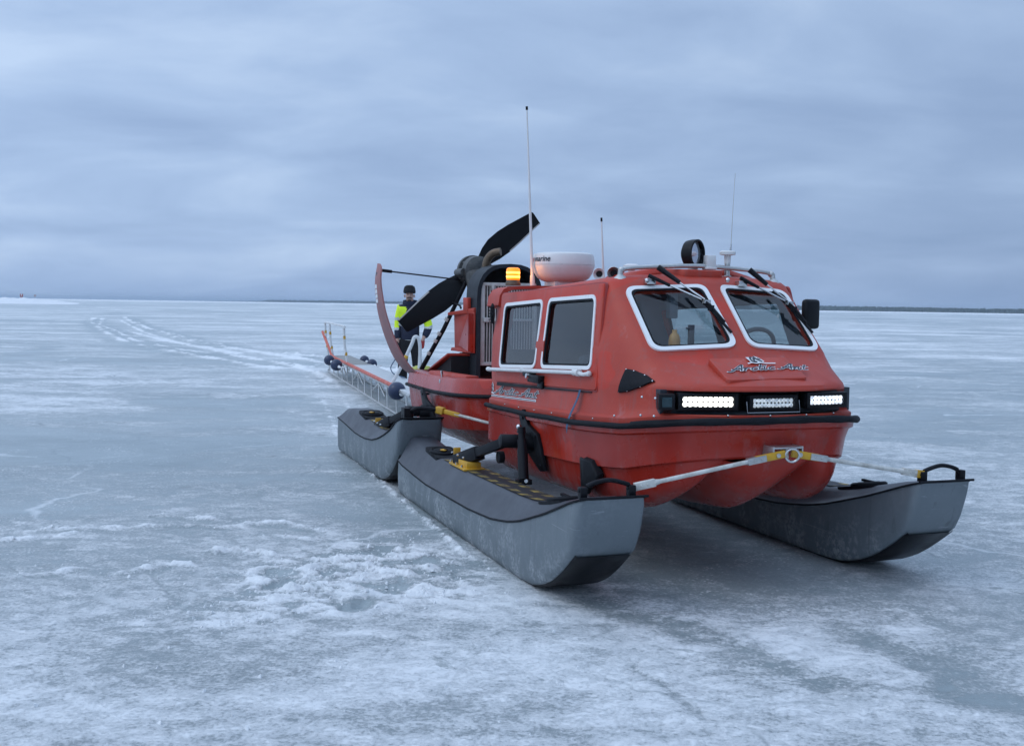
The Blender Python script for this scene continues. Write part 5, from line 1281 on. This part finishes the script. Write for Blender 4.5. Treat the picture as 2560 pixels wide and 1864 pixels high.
# front hand frame: hairpin
fr = MB(); a = Vector((-.42, .03, SH)); b = Vector((-.42, -SW + .06, SH)); t0 = Vector((-.42, -SW + .10, SH + .70))
fr.tube(smoothpath([a, a.lerp(t0, .5) + Vector((0, -.0, -.02)), t0 + Vector((0, .05, -.10)), t0 + Vector((0, .01, .0)), t0 + Vector((0, -.05, -.03)), b + Vector((0, -.03, .45)), b], 5), .025, 8); fo = fr.build('hand_frame', 'dirtrail', sled)
tb_ = MB(); tb_.cyl(b + Vector((0, -.02, .20)), b + Vector((0, -.02, .26)), .028, n=10); tb_.cyl(a.lerp(t0, .60) + Vector((0, 0, -.02)), a.lerp(t0, .66) + Vector((0, 0, -.02)), .029, n=10); tb_.each('tape_band', 'yellow', fo)
# float balls lashed to the sled
def buoy(p, r, label):
    p = Vector(p); ring_ax = Vector((1, .0, -.15)).normalized()
    w = sled.matrix_world if False else None
    c, s_ = math.cos(sa), math.sin(sa); wp = Vector((sF.x + p.x * c - p.y * s_, sF.y + p.x * s_ + p.y * c, p.z))
    t = empty('buoy', label, 'buoy', wp, 0, 'round buoys lashed to the sled')
    m = MB(); m.ball((0, 0, 0), r, 24, 16); m.build('ball', 'navy', t)
    e = Vector((.55, -.75, -.25)).normalized(); m = MB(); m.lathe([(.03, r - .015), (.026, r + .02), (.012, r + .05), (.010, r + .06)], (0, 0, 0), e, 12); m.build('eyelet', 'decalw', t)
    m = MB(); m.tube([e * (r + .05), e * (r + .05) + Vector((.12, -.02, .02))], .012, 6); m.build('rope', 'decalw', t)

def at_px(px, py, z):
    return vpt(px, py, z)
def buoy_at(px, py, z, r, label):
    w = at_px(px, py, z); c, s_ = math.cos(sa), math.sin(sa); d = w - sF; buoy((d.x * c + d.y * s_, -d.x * s_ + d.y * c, z), r, label)
buoy_at(823, 900, .36, .105, 'navy buoy at the rear near corner of the sled, behind its twin')
buoy_at(841, 912, .36, .108, 'navy buoy at the foot of the nearest hand post of the sled')
buoy_at(911, 900, .36, .095, 'navy buoy on the far side of the sled, the farther one')
buoy_at(930, 910, .36, .098, 'navy buoy on the far side of the sled, the nearer one')
buoy_at(992, 977, .34, .122, 'large navy buoy at the sled front beside the red rear hull')
cv = MB(); q = vpt(1056, 927, .45); cv.box(q, (.28, .25, .12), Matrix.Rotation(.4, 3, 'Z')); cv.box(q + Vector((0, 0, .065)), (.2, .2, .03), Matrix.Rotation(.4, 3, 'Z'))
tag(cv.build('cover', 'yellowcover', None, bevel=.03, seg=3), 'lime yellow cover bundle lying on the front end of the sled', 'cover')
# tow rope and safety line drooping from the sled front
rp = MB(); rp.tube(smoothpath([vpt(988, 898, .75), vpt(977, 918, .55), vpt(982, 932, .42), (vpt(992, 938, .36)), vpt(1012, 944, .4)], 6), .008, 6)
rp.build('tow_line', 'strap', None); bpy.data.objects['tow_line']['label'] = 'thin blue grey line drooping at the sled front'; bpy.data.objects['tow_line']['category'] = 'rope'
tl = bpy.data.objects['tow_line']

# ================================================================== PERSON standing beyond the sled
def skin(name, verts, edges, radii, mat, parent, sub=2, root=0):
    me = bpy.data.meshes.new(name); me.from_pydata(verts, edges, []); o = bpy.data.objects.new(name, me); COL.objects.link(o)
    o.modifiers.new('k', 'SKIN').use_smooth_shade = True
    for i, r in enumerate(radii):
        v = me.skin_vertices[0].data[i]; v.radius = r if isinstance(r, tuple) else (r, r); v.use_root = (i == root)
    m = o.modifiers.new('s', 'SUBSURF'); m.levels = sub; m.render_levels = sub
    bake(o, 180); o.data.materials.clear()
    for x in (mat if isinstance(mat, list) else [mat]): o.data.materials.append(MT[x])
    o.parent = parent; return o
def chain(n, start=0): return [(start + i, start + i + 1) for i in range(n - 1)]
def person():
    w = vpt(1023, 980, 0)
    p = empty('person', 'person in black beanie and yellow and navy jacket standing beside the sled', 'person', w, math.atan2(-w.x, w.y) * -1 * 0 + R(4))
    # body: legs, trunk, neck, head, arms as one skin (faces -Y, the viewer)
    V = [(0, 0, .95), (0, 0, 1.12), (0, -.005, 1.30), (0, 0, 1.43), (0, -.01, 1.50), (0, -.02, 1.56), (-.01, -.03, 1.63), (-.01, -.02, 1.71),
         (-.09, 0, .90), (-.10, -.01, .50), (-.11, .01, .08), (-.12, -.12, .03), (.09, 0, .90), (.12, -.01, .50), (.13, .01, .08), (.15, -.12, .03),
         (-.16, 0, 1.42), (-.19, .02, 1.14), (-.20, -.06, .90), (-.205, -.08, .82), (.17, 0, 1.42), (.32, .03, 1.15), (.24, -.12, .935), (.215, -.155, .87)]
    E_ = chain(8) + [(0, 8), (8, 9), (9, 10), (10, 11), (0, 12), (12, 13), (13, 14), (14, 15), (3, 16), (16, 17), (17, 18), (18, 19), (3, 20), (20, 21), (21, 22), (22, 23)]
    Rr = [.13, .13, .14, .12, .06, .06, .078, .070, .085, .058, .045, .04, .085, .058, .045, .04, .06, .045, .032, .03, .06, .045, .032, .03]
    body = skin('body', V, E_, Rr, 'skin', p)
    # face
    f = MB(); f.ball((-.01, -.112, 1.632), (.014, .022, .022), 10, 8)
    for s in (-1, 1): f.ball((-.01 + s * .082, -.02, 1.635), (.012, .022, .03), 8, 6)
    f.build('nose_and_ears', 'skin', p)
    f = MB()
    for s in (-1, 1): f.ball((-.01 + s * .030, -.102, 1.662), (.012, .008, .006), 8, 6); f.box((-.01 + s * .030, -.106, 1.680), (.034, .01, .008))
    f.build('eyes', 'bark', p)
    f = MB(); f.tube([(-.055, -.098, 1.592), (-.035, -.112, 1.606), (-.01, -.118, 1.609), (.015, -.112, 1.606), (.035, -.098, 1.592)], [.006, .010, .010, .010, .006], 8)
    f.ball((-.01, -.088, 1.556), (.034, .022, .018), 14, 8); f.build('beard', 'bark', p)
    # hat
    h = MB(); h.lathe([(.099, 0), (.104, .012), (.104, .045), (.100, .05), (.098, .075), (.085, .11), (.055, .13), (.001, .138)], (-.01, -.018, 1.682), (.0, .12, 1), 24); h.build('beanie', 'blackcloth', p)
    # jacket
    V = [(0, 0, .83), (0, 0, .98), (0, 0, 1.15), (0, 0, 1.30), (0, 0, 1.42), (0, .0, 1.50), (-.165, 0, 1.43), (-.19, .01, 1.28), (-.20, .02, 1.13), (-.205, -.04, .96), (-.21, -.06, .90), (.18, 0, 1.43), (.265, .02, 1.28), (.325, .03, 1.14), (.29, -.06, 1.02), (.245, -.12, .93)]
    Rj = [(.182, .14), (.178, .135), (.178, .14), (.18, .145), (.15, .12), (.10, .095), .080, .074, .068, .060, .056, .082, .080, .078, .068, .058]
    j = skin('jacket', V, chain(6) + [(4, 6)] + chain(5, 6) + [(4, 11)] + chain(5, 11), Rj, ['hivis', 'cloth', 'reflect'], p, 3)
    for q in j.data.polygons:
        c = q.center; arm = c.x > .205 or c.x < -.185
        if arm:
            L = (1.43 - c.z) if c.x < 0 else (Vector((c.x - .2, 0, c.z - 1.43)).length if c.z > 1.12 else .34 + (1.12 - c.z))
            k = 0 if L < .33 else (2 if L < .375 else (1 if L < .60 else 1))
            if .16 < L < .21: k = 2
        else:
            z = c.z; k = 1 if z > 1.455 else (0 if z > 1.185 else (2 if z > 1.135 else (1 if z > .90 else (2 if z > .845 else 1))))
            if abs(c.x) < .055 and c.y < 0 and z > 1.27: k = 1
        q.material_index = k
    c = MB(); c.lathe([(.120, 0), (.128, .03), (.118, .085), (.108, .085), (.105, .03)], (0, .015, 1.475), (0, -.12, 1), 24, caps=False); c.build('collar', 'cloth', j)
    c = MB(); c.box((-.10, -.155, 1.262), (.13, .012, .014)); c.box((-.03, -.158, 1.30), (.008, .008, .22)); c.build('pocket', 'cloth', j)
    # trousers
    V = [(0, 0, .96), (0, 0, .88), (-.10, 0, .80), (-.115, -.01, .48), (-.12, .01, .12), (.10, 0, .80), (.13, -.01, .48), (.145, .01, .12)]
    t = skin('trousers', V, [(0, 1), (1, 2), (2, 3), (3, 4), (1, 5), (5, 6), (6, 7)], [(.175, .125), (.17, .13), .105, .088, .085, .105, .088, .085], ['blackcloth', 'reflect'], p, 3)
    for q in t.data.polygons: q.material_index = 1 if .42 < q.center.z < .44 and q.center.x > 0 else 0
    for s, x in ((-1, -.125), (1, .15)):
        b = MB(); b.ball((x, -.05, .055), (.062, .145, .06), 16, 10); b.cyl((x, .02, .05), (x, .01, .20), .07, .075); b.box((x, -.05, .012), (.11, .27, .024)); b.build('boot', 'black', p, bevel=.004)
    # gloves with five fingers each
    for wr, dn, mt in (((-.212, -.07, .885), (-.05, -.18, -1), 'blackcloth'), ((.232, -.135, .91), (-.12, -.15, -1), 'redglove')):
        wv = Vector(wr); d = Vector(dn).normalized(); sx = Vector((.75, -.65, 0)); V = [wv, wv + d * .05, wv + d * .09]; E_ = [(0, 1), (1, 2)]; Rg = [.036, (.042, .026), (.040, .022)]
        for k in range(4):
            o_ = (k - 1.5) * .021; ln = (.062, .074, .070, .055)[k]; i0 = len(V); V += [wv + d * .10 + sx * o_, wv + d * (.10 + ln * .55) + sx * o_ + Vector((0, -.006, 0)), wv + d * (.10 + ln * .95) + sx * o_ * .9 + Vector((0, .012, 0))]; E_ += [(2, i0), (i0, i0 + 1), (i0 + 1, i0 + 2)]; Rg += [.0115, .0105, .0095]
        i0 = len(V); V += [wv + d * .045 - sx * .040, wv + d * .085 - sx * .055 + Vector((0, -.01, 0))]; E_ += [(1, i0), (i0, i0 + 1)]; Rg += [.013, .011]
        skin('glove', [tuple(v) for v in V], E_, Rg, mt, p, 1)
person()

# ================================================================== AIR : thin blue haze that the far shore fades into
hz = MB(); hz.box((0, 0, 9.5), (24000, 24000, 25)); ho = hz.build('haze', 'dark', None, smooth=False); tag(ho, kind='stuff')
hm = bpy.data.materials.new('thin cold haze'); hm.use_nodes = True; ht = hm.node_tree; ht.nodes.clear()
hv = ht.nodes.new('ShaderNodeVolumePrincipled'); hv.inputs['Color'].default_value = (.72, .86, 1.0, 1); hv.inputs['Density'].default_value = 1.25e-4; hv.inputs['Anisotropy'].default_value = 0
hout = ht.nodes.new('ShaderNodeOutputMaterial'); ht.links.new(hv.outputs[0], hout.inputs['Volume']); ho.data.materials.clear(); ho.data.materials.append(hm)
